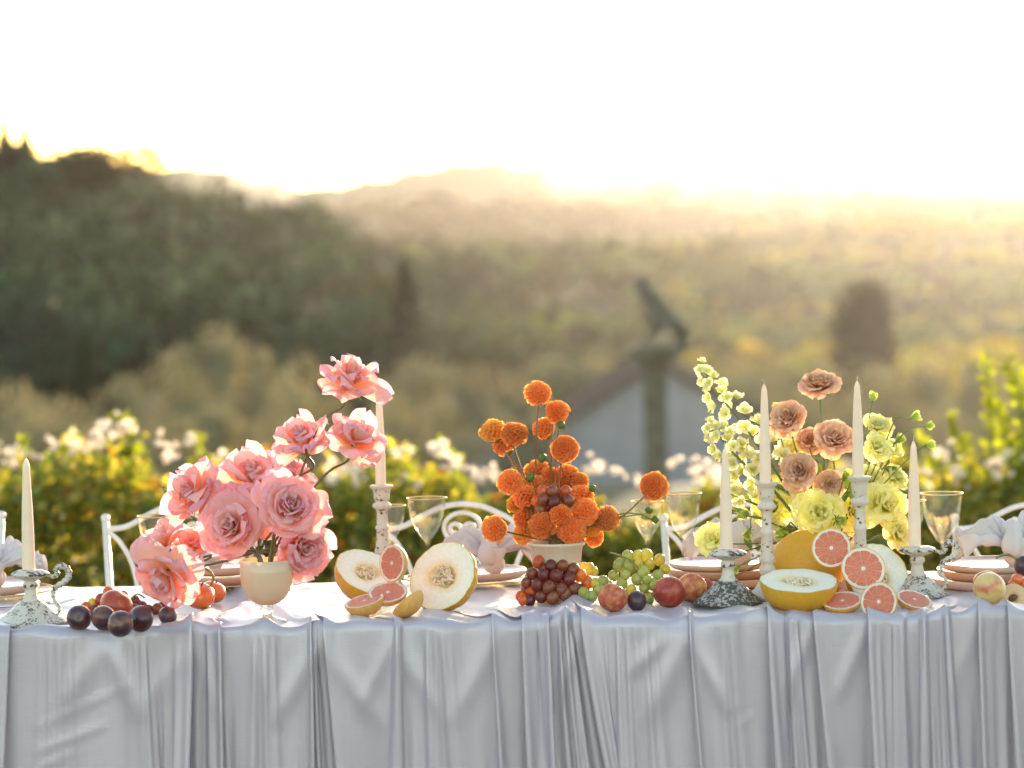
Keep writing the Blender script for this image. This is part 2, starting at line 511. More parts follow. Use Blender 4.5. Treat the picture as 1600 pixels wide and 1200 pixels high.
def wood(name, label, pts, hs, col, per, size, seed):
    """merged far wood; pts (n,2), hs heights"""
    r = np.random.default_rng(seed); parts = []
    z = terrain(pts[:, 0], pts[:, 1])
    n = len(pts)
    k = 4
    cen = np.repeat(np.stack([pts[:, 0], pts[:, 1], z + hs * .55], 1), k, 0) + r.normal(size=(n * k, 3)) * np.repeat(hs, k)[:, None] * np.array([.22, .22, .13])
    rad = np.repeat(hs, k)[:, None] * (.20 + .17 * r.random((n * k, 1))) * np.array([[1, 1, 1.0]])
    # tint for each tree
    tint = np.repeat(.35 + 1.5 * r.random((n, 1)) ** 1.6, k, 0) * (1 + .1 * r.normal(size=(n * k, 3)) * np.array([1, .3, .5]))
    N_ = n * per
    idx = r.integers(0, n * k, N_)
    d = r.normal(size=(N_, 3)); d[:, 2] = np.abs(d[:, 2]) * .9 + .15 * d[:, 2]; d /= np.linalg.norm(d, axis=1, keepdims=True)
    P = cen[idx] + d * rad[idx] * (.7 + .38 * r.random((N_, 1)))
    nrm = d + r.normal(size=(N_, 3)) * .6; nrm /= np.linalg.norm(nrm, axis=1, keepdims=True)
    t = np.cross(nrm, r.normal(size=(N_, 3))); t /= np.linalg.norm(t, axis=1, keepdims=True); bt = np.cross(nrm, t)
    s = size * (.5 + r.random((N_, 1))) * (np.hypot(P[:, 0], P[:, 1]) / 300)[:, None] ** .7
    q = np.stack([P - t * s, P - bt * s * .7, P + t * s, P + bt * s * .7], 1).reshape(-1, 3)
    cl = np.array(col)[None] * tint[idx] * (.8 + .4 * r.random((N_, 1)))
    o = link(name, npmesh(name, q, np.arange(N_ * 4).reshape(N_, 4), np.repeat(np.clip(cl, .004, 1), 4, 0), False), m_leaf)
    tag(o, label, kind='stuff')
    return o
r = np.random.default_rng(11)
px = r.uniform(-250, 790, 1500); D = r.uniform(185, 420, 1500)
keep = (px < 640 + (D - 185) * .6) & ((px < 560) | (D > 230))
px, D = px[keep], D[keep]
pts = np.stack([(px - 800) / FPX * D, D], 1)
wood('hillside_wood', 'dark grey-green wood covering the left hill', pts, r.uniform(4.4, 10.0, len(pts)) , (.044, .074, .044), 170, .42, 12)
px = r.uniform(450, 1900, 2600); D = 270 + 780 * r.random(2600) ** 1.1
pts = np.stack([(px - 800) / FPX * D, D], 1)
row = (np.sin(D * .035 + px * .004) > -.35) & ((px > 640) | (D > 430))
wood('valley_wood', 'low hazy trees and scrub rolling across the middle of the valley', pts[row], r.uniform(3.5, 7, row.sum()), (.10, .125, .045), 60, .6, 13)
px = r.uniform(500, 1900, 500); D = r.uniform(900, 1300, 500)
pts = np.stack([(px - 800) / FPX * D, D], 1)
wood('distant_wood', 'faint tree line below the pale mountains', pts, r.uniform(7, 13, 500), (.06, .06, .035), 40, .6, 14)
px = r.uniform(1020, 1800, 900); D = r.uniform(180, 760, 900)
pts = np.stack([(px - 800) / FPX * D, D], 1)
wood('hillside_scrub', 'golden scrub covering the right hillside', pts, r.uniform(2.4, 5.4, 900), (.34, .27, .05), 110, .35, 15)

# ================================================================== HOUSE, GATE PILLAR, PATH
m_plaster = pm('grey_plaster', (.30, .29, .31), (.24, .235, .25), scale=1.2, rough=.9, bump=.01, bscale=30)
m_tile = pm('roof_tile', (.16, .10, .075), (.10, .075, .06), scale=3, rough=.85, bump=.01, objrand=.2)
m_stone = pm('weathered_stone', (.17, .14, .095), (.10, .085, .06), scale=5, rough=.95, bump=.02)
HY = 112.0
ap = at(1028, 575, HY); hs = S(HY)
el = at(868, 672, HY); er = at(1196, 668, HY)
gz = float(terrain(ap.x, HY)) - .5
hd = 9.0
house = empty('house', (ap.x, HY, gz), 'grey plastered gable end of a low house down the slope behind the orange dahlias', 'house')
def rel(o, mb):
    l = o.location
    mb.v = [(p[0] - l.x, p[1] - l.y, p[2] - l.z) for p in mb.v]; return mb
mb = MB()
xl, xr, zt, ze = el.x, er.x, ap.z, (el.z + er.z) / 2
prof = [(xl, gz), (xr, gz), (xr, ze), (ap.x, zt), (xl, ze)]
vs = [(x, HY, z) for x, z in prof] + [(x, HY + hd, z) for x, z in prof]
mb.add(vs, [(0, 1, 2, 3, 4), (9, 8, 7, 6, 5), (0, 5, 6, 1), (1, 6, 7, 2), (4, 9, 5, 0), (3, 8, 9, 4), (2, 7, 8, 3)])
link('wall', rel(house, mb).mesh('wall', False), m_plaster, house)
rf = bpy.data.objects.new('roof', None)
mb = MB(); th = .16; ov = .35
for sx, xe in ((-1, xl), (1, xr)):
    dx, dz = (xe - ap.x), (ze - zt)
    l = math.hypot(dx, dz); ux, uz = dx / l, dz / l
    e = (xe + ux * ov, ze + uz * ov)
    nx, nz = -uz * sx, ux * sx
    if nz < 0: nx, nz = -nx, -nz
    a = [(ap.x, zt + .03), e, (e[0] + nx * th, e[1] + nz * th), (ap.x, zt + .03 + th)]
    v = [(x, HY - ov, z) for x, z in a] + [(x, HY + hd + ov, z) for x, z in a]
    mb.add(v, [(0, 1, 2, 3), (7, 6, 5, 4), (0, 4, 5, 1), (1, 5, 6, 2), (2, 6, 7, 3), (3, 7, 4, 0)])
roof = link('roof', rel(house, mb).mesh('roof', False), m_tile, house)
mb = MB()   # rows of clay tiles on both slopes, too small to pick apart
for sx, xe in ((-1, xl), (1, xr)):
    dx, dz = (xe - ap.x), (ze - zt)
    for k in range(14):
        y = HY - ov + (k + .5) * (hd + 2 * ov) / 14
        p0 = Vector((ap.x, y, zt + .22)); p1 = Vector((xe + dx * .08, y, ze + dz * .08 + .22))
        for j in range(8):
            a = p0.lerp(p1, j / 8); b = p0.lerp(p1, (j + 1) / 8) + Vector((0, 0, .03))
            mb.add(*tube([a, b], [.13, .17], 6))
tl = link('roof_tiles', rel(house, mb).mesh('roof_tiles'), m_tile, house); tag(tl, kind='stuff')
# lean-to on the left
al = at(705, 705, HY); ar = at(868, 700, HY)
mb = MB(); mb.add(*box(al.x, xl - .01, HY + .5, HY + hd - .5, gz, al.z - .12)); link('lean_to_wall', rel(house, mb).mesh('lean_to_wall', False), m_plaster, house)
mb = MB(); v, f = box(al.x - .3, xl - .005, HY + .1, HY + hd, al.z - .11, al.z + .05)
v = [(x, y, z + (.35 if x > al.x else 0)) for x, y, z in v]; mb.add(v, f)
link('lean_to_roof', rel(house, mb).mesh('lean_to_roof', False), m_tile, house)

PY = 46.0; ps = S(PY)
pb = at(1022, 570, PY); pg = float(terrain(pb.x, PY)) - .1
pil = empty('gate_pillar', (pb.x, PY, pg), 'tall square stone pillar standing in front of the grey gable', 'pillar')
mb = MB(); w = 18 * ps; h = pb.z - pg
mb.add(*box(-w, w, -w, w, 0, h)); mb.add(*box(-w * 1.25, w * 1.25, -w * 1.25, w * 1.25, 0, .4))
link('shaft', mb.mesh('shaft', False), m_stone, pil)
mb = MB()
for a, z0, z1 in ((1.35, 0, .06), (2.1, .062, .15), (2.3, .152, .27)): mb.add(*box(-w * a, w * a, -w * a, w * a, h + z0, h + z1))
link('capital', mb.mesh('capital', False), m_stone, pil)
# the statue on top: a seated lean form with raised head
st = empty('stone_statue', (pb.x, PY, pg + h + .27), 'dark weathered statue with a narrow raised top on the tall stone pillar', 'statue')
sk = bpy.data.meshes.new('statue_body')
u = ps
jv = [(22, 0, 2, 30), (24, 0, 26, 28), (13, 2, 48, 23), (2, 0, 68, 16), (-10, -1, 84, 12), (-17, -3, 97, 11), (-28, -4, 99, 5), (36, 0, 8, 14), (44, 0, 3, 5), (-2, -8, 40, 5), (-6, -9, 20, 4.2), (-8, -9, 2, 5), (-2, 8, 40, 5), (-6, 9, 20, 4.2), (-8, 9, 2, 5), (-13, -4, 106, 2.2), (-13, 3, 106, 2.2)]
je = [(0, 1), (1, 2), (2, 3), (3, 4), (4, 5), (5, 6), (0, 7), (7, 8), (3, 9), (9, 10), (10, 11), (3, 12), (12, 13), (13, 14), (5, 15), (5, 16)]
sk.from_pydata([(x * u, y * u, z * u) for x, y, z, r_ in jv], je, [])
so = link('body', sk, m_stone, st)
md = so.modifiers.new('skin', 'SKIN'); md.use_smooth_shade = True
for i, j in enumerate(jv): sk.skin_vertices[0].data[i].radius = (j[3] * u, j[3] * u)
sk.skin_vertices[0].data[0].use_root = True
md = so.modifiers.new('sub', 'SUBSURF'); md.levels = md.render_levels = 1
mb = MB(); mb.add(*box(-30 * u, 52 * u, -22 * u, 22 * u, 0, 5 * u)); link('plinth', mb.mesh('plinth', False), m_stone, st)

# gravel path behind the hedge
mb = MB()
for i in range(40):
    t = i / 39; y = 17 + t * 34; x = -2.2 + 1.6 * math.sin(t * 3) - t * 2.5
    for s_ in (-1, 1):
        xx = x + s_ * (1.3 - .3 * t); mb.v.append((xx, y, float(terrain(xx, y)) + .03)); mb.c.append((.5,) * 3)
    if i: k = len(mb.v); mb.f.append((k - 4, k - 3, k - 1, k - 2))
m_gravel = pm('gravel', (.30, .30, .31), (.2, .2, .2), scale=20, rough=.95, bump=.01)
tag(link('gravel_path', mb.mesh('gravel_path'), m_gravel), 'pale gravel path leading down behind the hedge', kind='structure')

# ================================================================== HEDGE
m_hleaf = pm('hedge_leaf', (1, 1, 1), (.8, .8, .8), scale=30, rough=.45, attr=True, transl=.62, tcol=(1.6, 1.4, .3), spec=.5)
m_blos = pm('pale_blossom', (.92, .86, .76), (.90, .78, .70), scale=20, rough=.6, transl=.45, tcol=(1.2, 1.05, .95), objrand=.12)
m_stem = pm('green_stem', (.06, .10, .025), (.09, .09, .03), scale=60, rough=.5)
HD = 13.4
hedge = empty('flower_hedge', (0, HD, -.15), 'long low hedge of sunlit yellow-green leaves with pale pink blossoms behind the chairs', 'hedge')
r = np.random.default_rng(77)
n = 62000
X = r.uniform(-4.8, 4.8, n)
pxs = 800 + X / HD * FPX
topy = np.interp(pxs, [-300, 0, 60, 130, 170, 215, 240, 330, 420, 520, 600, 660, 740, 800, 860, 930, 1000, 1060, 1120, 1200, 1300, 1400, 1460, 1530, 1600, 1900],
                 [700, 700, 690, 700, 668, 665, 715, 705, 700, 700, 695, 700, 720, 735, 740, 760, 770, 765, 750, 735, 720, 712, 706, 700, 694, 690])
topy = topy + 24
topz = CAM_Z - (topy + (pxs - 800) * .018 - 350) / FPX * HD + .05 * np.sin(X * 9) + .04 * np.sin(X * 23 + 1) + .03 * r.normal(size=n)
t_ = r.random(n) ** .95
Yh = HD + r.uniform(-.45, .45, n)
g0 = terrain(X, Yh)
Zh = g0 + (topz - g0) * t_ - np.abs(Yh - HD) * .15
P = np.stack([X, Yh, Zh], 1)
nn = r.normal(size=(n, 3)) + np.array([0, 0, .5]); nn /= np.linalg.norm(nn, axis=1, keepdims=True)
t = np.cross(nn, r.normal(size=(n, 3))); t /= np.linalg.norm(t, axis=1, keepdims=True); bt = np.cross(nn, t)
s = (.015 + .021 * r.random((n, 1)))
q = np.stack([P - t * s * 1.3, P - bt * s * .7, P + t * s * 1.3, P + bt * s * .7], 1).reshape(-1, 3)
base = np.array([.17, .21, .055])[None] * (.6 + .9 * r.random((n, 1)))
yel = (r.random(n) < .42)[:, None]; base = np.where(yel, np.array([.46, .41, .11])[None] * (.7 + .6 * r.random((n, 1))), base)
red = (r.random(n) < .07)[:, None]; base = np.where(red, np.array([.30, .12, .03])[None], base)
lf = link('leaves', npmesh('hedge_leaves', q, np.arange(n * 4).reshape(n, 4), np.repeat(base, 4, 0), False), m_hleaf, hedge)
lf.location = -hedge.location; tag(lf, kind='stuff')
rr = random.Random(3)
def small_bloom(seed):
    r_ = random.Random(seed); mb = MB()
    for k in range(11):
        a = k * 2.4; op = .25 + k * .11
        vs = []
        for i in range(3):
            for j in range(3):
                u_ = (j - 1) * .45 * (1 - .4 * (i == 2)); L_ = i / 2
                rad_ = .12 + math.sin(op) * L_ * .8; z_ = math.cos(op) * L_ * .7 + r_.uniform(-.04, .04)
                vs.append((math.cos(a + u_) * rad_, math.sin(a + u_) * rad_, z_))
        mb.add(vs, [(0, 1, 4, 3), (1, 2, 5, 4), (3, 4, 7, 6), (4, 5, 8, 7)])
    return mb.mesh('blossom')
blo = [small_bloom(i) for i in range(3)]
spots = []
for cx, cy, k, sp in [(20, 712, 5, 30), (80, 705, 4, 24), (125, 700, 5, 24), (160, 672, 5, 22), (196, 668, 8, 13), (150, 700, 3, 14), (270, 705, 5, 30), (295, 690, 5, 12), (345, 712, 3, 18),
                      (520, 745, 6, 30), (560, 735, 6, 25), (620, 705, 4, 18), (690, 702, 7, 16), (705, 725, 4, 16), (740, 745, 6, 20), (770, 742, 3, 16), (640, 760, 4, 24),
                      (930, 730, 5, 18), (965, 735, 3, 12), (1060, 725, 2, 10), (1090, 738, 6, 20), (1010, 752, 4, 22), (1120, 745, 4, 16), (1500, 745, 4, 22), (1560, 735, 5, 30), (1440, 755, 4, 30), (1480, 710, 3, 20), (1590, 720, 3, 24)]:
    for _ in range(int(k * 2.2)): spots.append((cx + rr.gauss(0, sp * .5), cy + rr.gauss(0, sp * .4)))
for i, (x, y) in enumerate(spots):
    o = link('blossom', blo[i % 3], m_blos, hedge)
    p = at(x, y, HD - rr.uniform(.1, .5)) - hedge.location
    o.location = p; o.scale = (rr.uniform(.016, .034),) * 3
    o.rotation_euler = (rr.uniform(-.2, 1.4), rr.uniform(-.6, .6), rr.uniform(0, 6))
# taller leafy shoots
def shoot(pts, r0, nl, ls, seed, parent):
    r_ = random.Random(seed); mb = MB(); sp = spline(pts, 8)
    mb.add(*tube(sp, [r0 * (1 - .7 * i / len(sp)) for i in range(len(sp))], 5), None)
    sh = link('shoot', mb.mesh('shoot'), m_stem, parent)
    lb = MB()
    for k in range(nl):
        p = sp[min(len(sp) - 1, int(len(sp) * (.12 + .88 * k / nl)))]
        d = Vector((r_.gauss(0, 1), r_.gauss(0, .7), r_.uniform(0, 1))).normalized()
        s_ = Vector((r_.gauss(0, 1), r_.gauss(0, 1), r_.gauss(0, 1))).cross(d).normalized()
        l = ls * r_.uniform(.6, 1.3)
        up = d.cross(s_)
        vs = [p, p + d * l * .45 + s_ * l * .3, p + d * l + up * l * .15, p + d * l * .45 - s_ * l * .3]
        c = Vector((.20, .24, .02)) * r_.uniform(.7, 1.5)
        lb.add(vs, [(0, 1, 2, 3)], [tuple(c)] * 4)
    sl = link('shoot_leaves', lb.mesh('shoot_leaves', False), m_hleaf, parent); tag(sl, kind='stuff')
for i, (x0, x1, yt) in enumerate([(1525, 1540, 568), (1575, 1590, 600), (1500, 1488, 655), (1560, 1558, 640), (1610, 1604, 585), (1465, 1440, 690), (1590, 1575, 560), (180, 190, 652), (700, 690, 690), (300, 300, 680), (1395, 1400, 700), (40, 36, 690), (600, 612, 690)]):
    Ys = HD + (-.3 if i % 2 else .1)
    a, b = at(x0, 800, Ys), at(x1, yt, Ys); m_ = (a + b) / 2 + Vector((.05, 0, 0))
    l = hedge.location
    shoot([a - l, m_ - l, b - l], .006, 70 if yt < 660 else 30, .055, i, hedge)

# ================================================================== TABLE AND CLOTH
m_wood = pm('table_wood', (.22, .13, .07), (.15, .09, .05), scale=6, rough=.6, stretch=(1, 8, 8))
table = empty('dining_table', (0, 6.9, 0), 'long banquet table hidden under the silvery cloth', 'table')
mb = MB(); mb.add(*box(-2.3, 2.3, TF - 6.9 + .02, TB - 6.9 - .02, .71, .742)); link('table_top', mb.mesh('table_top', False), m_wood, table)
mb = MB(); mb.add(*box(-.035, .035, -.035, .035, 0, .709)); lg = mb.mesh('leg', False)
for x in (-2.2, 0, 2.2):
    for y in (-.3, .3): link('leg', lg, m_wood, table, (x, y, 0))

PXM = 6.5 / FPX                               # metres per photo pixel at the front edge
# --- the cloth: a gathered sheet laid out in plan, then relaxed as cloth
# pleats: kind, x at the edge, x at the picture bottom, overlap width, thickness, spread of the panel beside it (photo pixels)
#   H = panel on the right lies in front with a sharp left edge;  L = panel on the left lies in front with a sharp right edge;  R = round fold
PLEATS = [('H', -330, -340, 16, 12, 60), ('R', -230, -240, 20, 14, 0), ('L', -130, -150, 16, 12, 60), ('R', -60, -62, 16, 12, 0), ('L', 22, 4, 18, 15, 60), ('R', 100, 90, 55, 12, 0), ('R', 215, 222, 30, 16, 0), ('L', 305, 290, 22, 20, 44),
    ('L', 349, 352, 14, 13, 20), ('R', 412, 404, 36, 16, 0), ('L', 490, 489, 10, 13, 10), ('H', 507, 530, 16, 15, 30), ('R', 622, 612, 11, 13, 0), ('R', 690, 700, 40, 15, 0),
    ('H', 768, 776, 10, 10, 14), ('H', 815, 823, 16, 18, 26), ('L', 858, 872, 14, 15, 20), ('R', 884, 914, 9, 13, 0), ('H', 907, 962, 14, 16, 40), ('R', 992, 1006, 52, 18, 0), ('H', 1074, 1096, 12, 14, 10),
    ('R', 1134, 1150, 28, 13, 0), ('H', 1196, 1213, 18, 16, 26), ('R', 1236, 1250, 12, 8, 0), ('H', 1267, 1296, 18, 17, 34), ('H', 1351, 1359, 14, 18, 34), ('R', 1402, 1398, 13, 11, 0),
    ('R', 1438, 1437, 10, 15, 0), ('R', 1474, 1488, 10, 13, 0), ('H', 1522, 1524, 14, 17, 24), ('H', 1568, 1580, 16, 15, 30), ('R', 1640, 1640, 22, 12, 0), ('H', 1700, 1712, 16, 14, 40), ('R', 1790, 1800, 24, 13, 0), ('L', 1880, 1870, 16, 14, 40), ('R', 1950, 1950, 20, 12, 0)]
def plan(k):
    """control points (x, out) of the gathered cloth in plan, k = 0 at the table edge, 1 at the picture bottom"""
    g_ = random.Random(4); P = [(-440.0, 0.0)]
    kk = min(k, 1.5); am = .75 + 1.55 * kk ** .85
    for (kind, x0, x1, w, a, sp) in PLEATS:
        j1, j2 = g_.uniform(-3, 3), g_.uniform(-2, 2)
        x = x0 + (x1 - x0) * min(k, 1.9) + j1 * kk; a2 = a * am * (1 + .25 * g_.uniform(-1, 1)); w2_ = w * (.85 + .55 * kk) if kind == 'R' else w * (.85 + .3 * kk)
        if kind == 'R': P += [(x - w2_ * 1.15, -1.6 * am + j2), (x - w2_ * .55, a2 * .55), (x, a2), (x + w2_ * .55, a2 * .6), (x + w2_ * 1.15, -1.6 * am - j2)]
        elif kind == 'L': P += [(x - sp, 1 * am), (x - sp * .45, a2 * .55), (x - 3, a2), (x - .2, a2 * .86), (x - w2_ * .55, a2 * .40), (x - w2_ * (1 - .35 * min(1, kk)), a2 * .12 - 3), (x + 5 + w2_ * .2, -4 * am)]
        else: P += [(x - 5 - w2_ * .2, -4 * am), (x + w2_ * (1 - .35 * min(1, kk)), a2 * .12 - 3), (x + w2_ * .55, a2 * .40), (x + .2, a2 * .86), (x + 3, a2), (x + sp * .45, a2 * .55), (x + sp, 1 * am)]
    P.append((2040.0, 0.0))
    return np.array(P)
def crom(P, n):
    Q = np.vstack([2 * P[0] - P[1], P, 2 * P[-1] - P[-2]]); t = np.linspace(0, 1, n, endpoint=False)[None, :, None]
    a, b_, c_, d = Q[:-3, None], Q[1:-2, None], Q[2:-1, None], Q[3:, None]
    o_ = .5 * (2 * b_ + (c_ - a) * t + (2 * a - 5 * b_ + 4 * c_ - d) * t ** 2 + (3 * b_ - a - 3 * c_ + d) * t ** 3)
    return np.vstack([o_.reshape(-1, 2), P[-1:]])
# columns: even steps of arc length along the plan half way down
SEG = 14
def dense(k): return crom(plan(k), SEG)
dm = dense(.7); al_ = np.concatenate([[0], np.cumsum(np.hypot(*np.diff(dm, axis=0).T))])
STEP = 3.1
NCO = int(al_[-1] / STEP); us = np.interp(np.linspace(0, al_[-1], NCO), al_, np.arange(len(dm)))
def cols(k):
    d = dense(k); i = np.arange(len(d)); return np.stack([np.interp(us, i, d[:, 0]), np.interp(us, i, d[:, 1])], 1)
NR = 96; DV = 5.5                               # rows below the edge, spacing in photo pixels
G = np.zeros((NR, NCO, 3))
for i in range(NR):
    c_ = cols(i * DV / 220.0); G[i, :, 0] = c_[:, 0]; G[i, :, 1] = c_[:, 1]; G[i, :, 2] = -i * DV
mid = cols(.7); RH = np.hypot(*np.diff(mid, axis=0).T)          # rest lengths along x
rgc = np.random.default_rng(3)
amp_ = np.clip(np.arange(NR) / 12, 0, 1)[:, None]
G[1:, :, 1] += (amp_ * (3.0 * np.sin(G[:, :, 0] * .037 + G[:, :, 2] * .022) + .9 * np.sin(G[:, :, 0] * .08 - G[:, :, 2] * .035 + 2)))[1:]
PIN = G[0].copy()
sag = 3.0 * np.sin(PIN[:, 0] * .021 + 1) + 2.0 * np.sin(PIN[:, 0] * .052)
G[:, :, 2] += sag[None] * np.exp(-np.arange(NR) / 10)[:, None]; PIN = G[0].copy()
REST2 = RH[:-1] + RH[1:]
def fixd(A, B_, rest, ka, kb, push=1.0):
    d = B_ - A; l = np.sqrt((d * d).sum(-1)) + 1e-9
    e_ = (l - rest) / l; e_ = np.where(e_ < 0, e_ * push, e_)[..., None] * d
    A += ka * e_; B_ -= kb * e_
Vel = np.zeros_like(G)
for it in range(120):
    old = G.copy()
    G = G + Vel * .93; G[:, :, 2] -= .10
    for sub in range(3):
        for par in (0, 1):
            fixd(G[:, par:-1:2], G[:, par + 1::2], RH[par::2], .5, .5, .12)
            fixd(G[par:-1:2], G[par + 1::2], DV, .5, .5)
        sh_ = np.sqrt(DV * DV + RH * RH)[None]
        fixd(G[:-1, :-1], G[1:, 1:], sh_, .12, .12, .6); fixd(G[:-1, 1:], G[1:, :-1], sh_, .12, .12, .6)
        fixd(G[:, :-2], G[:, 2:], REST2[None], .05, .05, .6); fixd(G[:-2], G[2:], 2 * DV, .06, .06)
        G[:, :, 1] = np.maximum(G[:, :, 1], -13)                 # the table side
        G[0] = PIN; G[:, 0] = old[:, 0]; G[:, -1] = old[:, -1]
    Vel = G - old
    np.clip(Vel, -2.5, 2.5, out=Vel)
for _ in range(2):
    G[1:-1, 1:-1] = G[1:-1, 1:-1] * .6 + .1 * (G[:-2, 1:-1] + G[2:, 1:-1] + G[1:-1, :-2] + G[1:-1, 2:])
def seg_ridge(X, Y, x0, y0, x1, y1, w, a):
    dx, dy = x1 - x0, y1 - y0; l2 = dx * dx + dy * dy
    t = np.clip(((X - x0) * dx + (Y - y0) * dy) / l2, 0, 1)
    d2 = (X - x0 - t * dx) ** 2 + (Y - y0 - t * dy) ** 2
    return a * np.exp(-d2 / (w * w)) * np.sin(np.clip(t * .9 + .05, 0, 1) * math.pi) ** .5
vv = -G[:, :, 2] + 975
for (x0, y0, x1, y1, w, a) in [(60, 1112, 214, 1046, 5, 1.2), (60, 1150, 165, 1112, 6, 1.6), (58, 1178, 120, 1150, 6, 1.2), (1126, 1112, 1150, 1090, 2.6, .9), (1137, 1138, 1176, 1114, 2.6, 1.0),
        (300, 990, 225, 1085, 11, 6), (312, 1000, 345, 1110, 8, 5), (496, 990, 435, 1105, 10, 7), (512, 1000, 590, 1115, 10, 6), (612, 990, 565, 1090, 8, 5), (618, 990, 690, 1110, 10, 6), (165, 985, 105, 1075, 12, 5), (172, 985, 218, 1095, 10, 5),
        (770, 990, 715, 1105, 11, 6), (1070, 985, 1012, 1110, 13, 8), (1045, 985, 985, 1040, 8, 5), (1082, 1000, 1128, 1100, 8, 5), (1202, 990, 1244, 1100, 9, 6), (1262, 985, 1226, 1075, 8, 5), (1345, 990, 1306, 1085, 8, 6), (1516, 985, 1482, 1085, 8, 6), (900, 990, 868, 1090, 7, 6), (400, 985, 420, 1080, 12, 4), (930, 990, 960, 1080, 14, 5)]:
    big = w > 6.5
    G[:, :, 1] += seg_ridge(G[:, :, 0], vv, x0, y0, x1, y1, w * (1.5 if big else 1), a * ((.30 + .35 * (math.sin(x0 * 3.7) * .5 + .5)) if big else 1))
def w2(px, py):
    p = on(px, py, TZ); return p.x, p.y
TOPR = []
for (x0, y0, x1, y1, w, a) in [(300, 985, 345, 935, .022, .014), (345, 975, 420, 925, .02, .012), (375, 925, 480, 975, .018, .018), (420, 985, 385, 950, .018, .008), (500, 985, 455, 930, .025, .012), (560, 980, 520, 930, .03, .008),
                              (770, 985, 790, 925, .025, .012), (815, 985, 850, 950, .02, .016), (880, 975, 925, 900, .028, .022), (905, 980, 940, 940, .02, .012), (1075, 985, 1062, 930, .02, .014), (1180, 970, 1090, 900, .03, .012),
                              (1196, 985, 1190, 940, .02, .010), (1390, 1005, 1500, 945, .020, .014), (1440, 1005, 1580, 935, .026, .034), (1500, 990, 1600, 945, .022, .016), (1520, 985, 1590, 950, .022, .02), (1560, 990, 1640, 950, .03, .02), (1440, 990, 1520, 962, .016, .018),
                              (60, 985, 160, 940, .03, .004), (180, 985, 160, 960, .02, .005), (1262, 985, 1240, 955, .02, .006), (-40, 990, 40, 950, .04, .01), (655, 985, 690, 940, .03, .006)]:
    a0 = w2(x0, y0); a1 = w2(x1, y1); TOPR.append((a0[0], a0[1], a1[0], a1[1], w, a))
def edge_ridge(X, Y, x0, y0, x1, y1, w, a):
    dx, dy = x1 - x0, y1 - y0; l2 = dx * dx + dy * dy
    tt = ((X - x0) * dx + (Y - y0) * dy) / l2; t = np.clip(tt, 0, 1)
    d2 = (X - x0 - t * dx) ** 2 + (Y - y0 - t * dy) ** 2
    return a * np.exp(-d2 / (w * w)) * (1 - t ** 2)
def top_h(X, Y):
    h = .0025 * np.sin(X * 21 + Y * 9) * np.sin(Y * 17 + X * 5) + .0015 * np.sin(X * 55 + Y * 31)
    for s_ in TOPR: h = h + edge_ridge(X, Y, *s_)
    return np.maximum(h, -.001)
def th(x, y): return TZ + float(top_h(np.array([x]), np.array([y]))[0])

Rr = .014
top0 = PIN[:, 1] - PIN[:, 1].min()                               # layers above the table along the edge
xe = PIN[:, 0]; Vr = []
lin = np.linspace(xe[0], xe[-1], NCO)
TO = (xe - 800 - 7) * PXM
for y in np.linspace(TB + .004, TF + Rr, 95):
    dist = y - (TF + Rr); f_ = math.exp(-dist / .10); g_ = math.exp(-dist / .22)
    x = (lin * (1 - g_) + xe * g_ - 800 - 7) * PXM
    z = TZ + top_h(x, np.full_like(x, y)) + (top0 * PXM * .62) * f_ + PXM * sag * .4 * f_
    if y > TB - .02: z = z - (y - (TB - .02)) ** 2 * 8
    Vr.append(np.stack([x, np.full_like(x, y), z], 1))
zt0 = Vr[-1][:, 2].copy()
D0 = PIN[:, 1] * PXM
zb0 = TZ - Rr + PIN[:, 2] * PXM
for a in np.linspace(0, math.pi / 2, 9)[1:-1]:
    ca, sa = math.cos(a), math.sin(a)
    Vr.append(np.stack([TO, TF + Rr - (Rr + D0) * sa - .0 * ca, zb0 + (zt0 - zb0) * ca], 1))
for i in range(NR):
    Vr.append(np.stack([(G[i, :, 0] - 800 - 7) * PXM, TF - G[i, :, 1] * PXM, TZ - Rr + G[i, :, 2] * PXM], 1))
back = []
xw = (lin - 807) * PXM
for d in np.linspace(.02, .5, 20)[::-1]:
    dd = .008 * np.sin(xw * 38 + 2) + .006 * np.sin(xw * 71)
    back.append(np.stack([xw, TB + .01 + dd * (d / .2) ** .5 * .8, np.full_like(xw, .752 - d)], 1))
rows = Vr; pxc = xe
V = np.concatenate(back + Vr); nR = len(back) + len(rows); nC = len(pxc)
I = np.arange(nR * nC).reshape(nR, nC)
F = np.stack([I[:-1, :-1].ravel(), I[1:, :-1].ravel(), I[1:, 1:].ravel(), I[:-1, 1:].ravel()], 1)
m_cloth, nt, out = nm('silver_satin')
L = nt.links
tc = N(nt, 'ShaderNodeTexCoord')
mp = N(nt, 'ShaderNodeMapping'); mp.inputs['Scale'].default_value = (330, 14, 10); L.new(tc.outputs['Object'], mp.inputs[0])
no = N(nt, 'ShaderNodeTexNoise', Scale=1.0, Detail=3.0); L.new(mp.outputs[0], no.inputs['Vector'])
mp2 = N(nt, 'ShaderNodeMapping'); mp2.inputs['Scale'].default_value = (30, 60, 320); L.new(tc.outputs['Object'], mp2.inputs[0])
no2 = N(nt, 'ShaderNodeTexNoise', Scale=1.0, Detail=2.0); L.new(mp2.outputs[0], no2.inputs['Vector'])
no3 = N(nt, 'ShaderNodeTexNoise', Scale=5.0, Detail=3.0); L.new(tc.outputs['Object'], no3.inputs['Vector'])
c = mixcol(nt, no.outputs['Fac'], (.53, .46, .53), (.59, .515, .585))
b = N(nt, 'ShaderNodeBsdfPrincipled', Roughness=.37, Metallic=.2)
b.inputs['Specular IOR Level'].default_value = .7
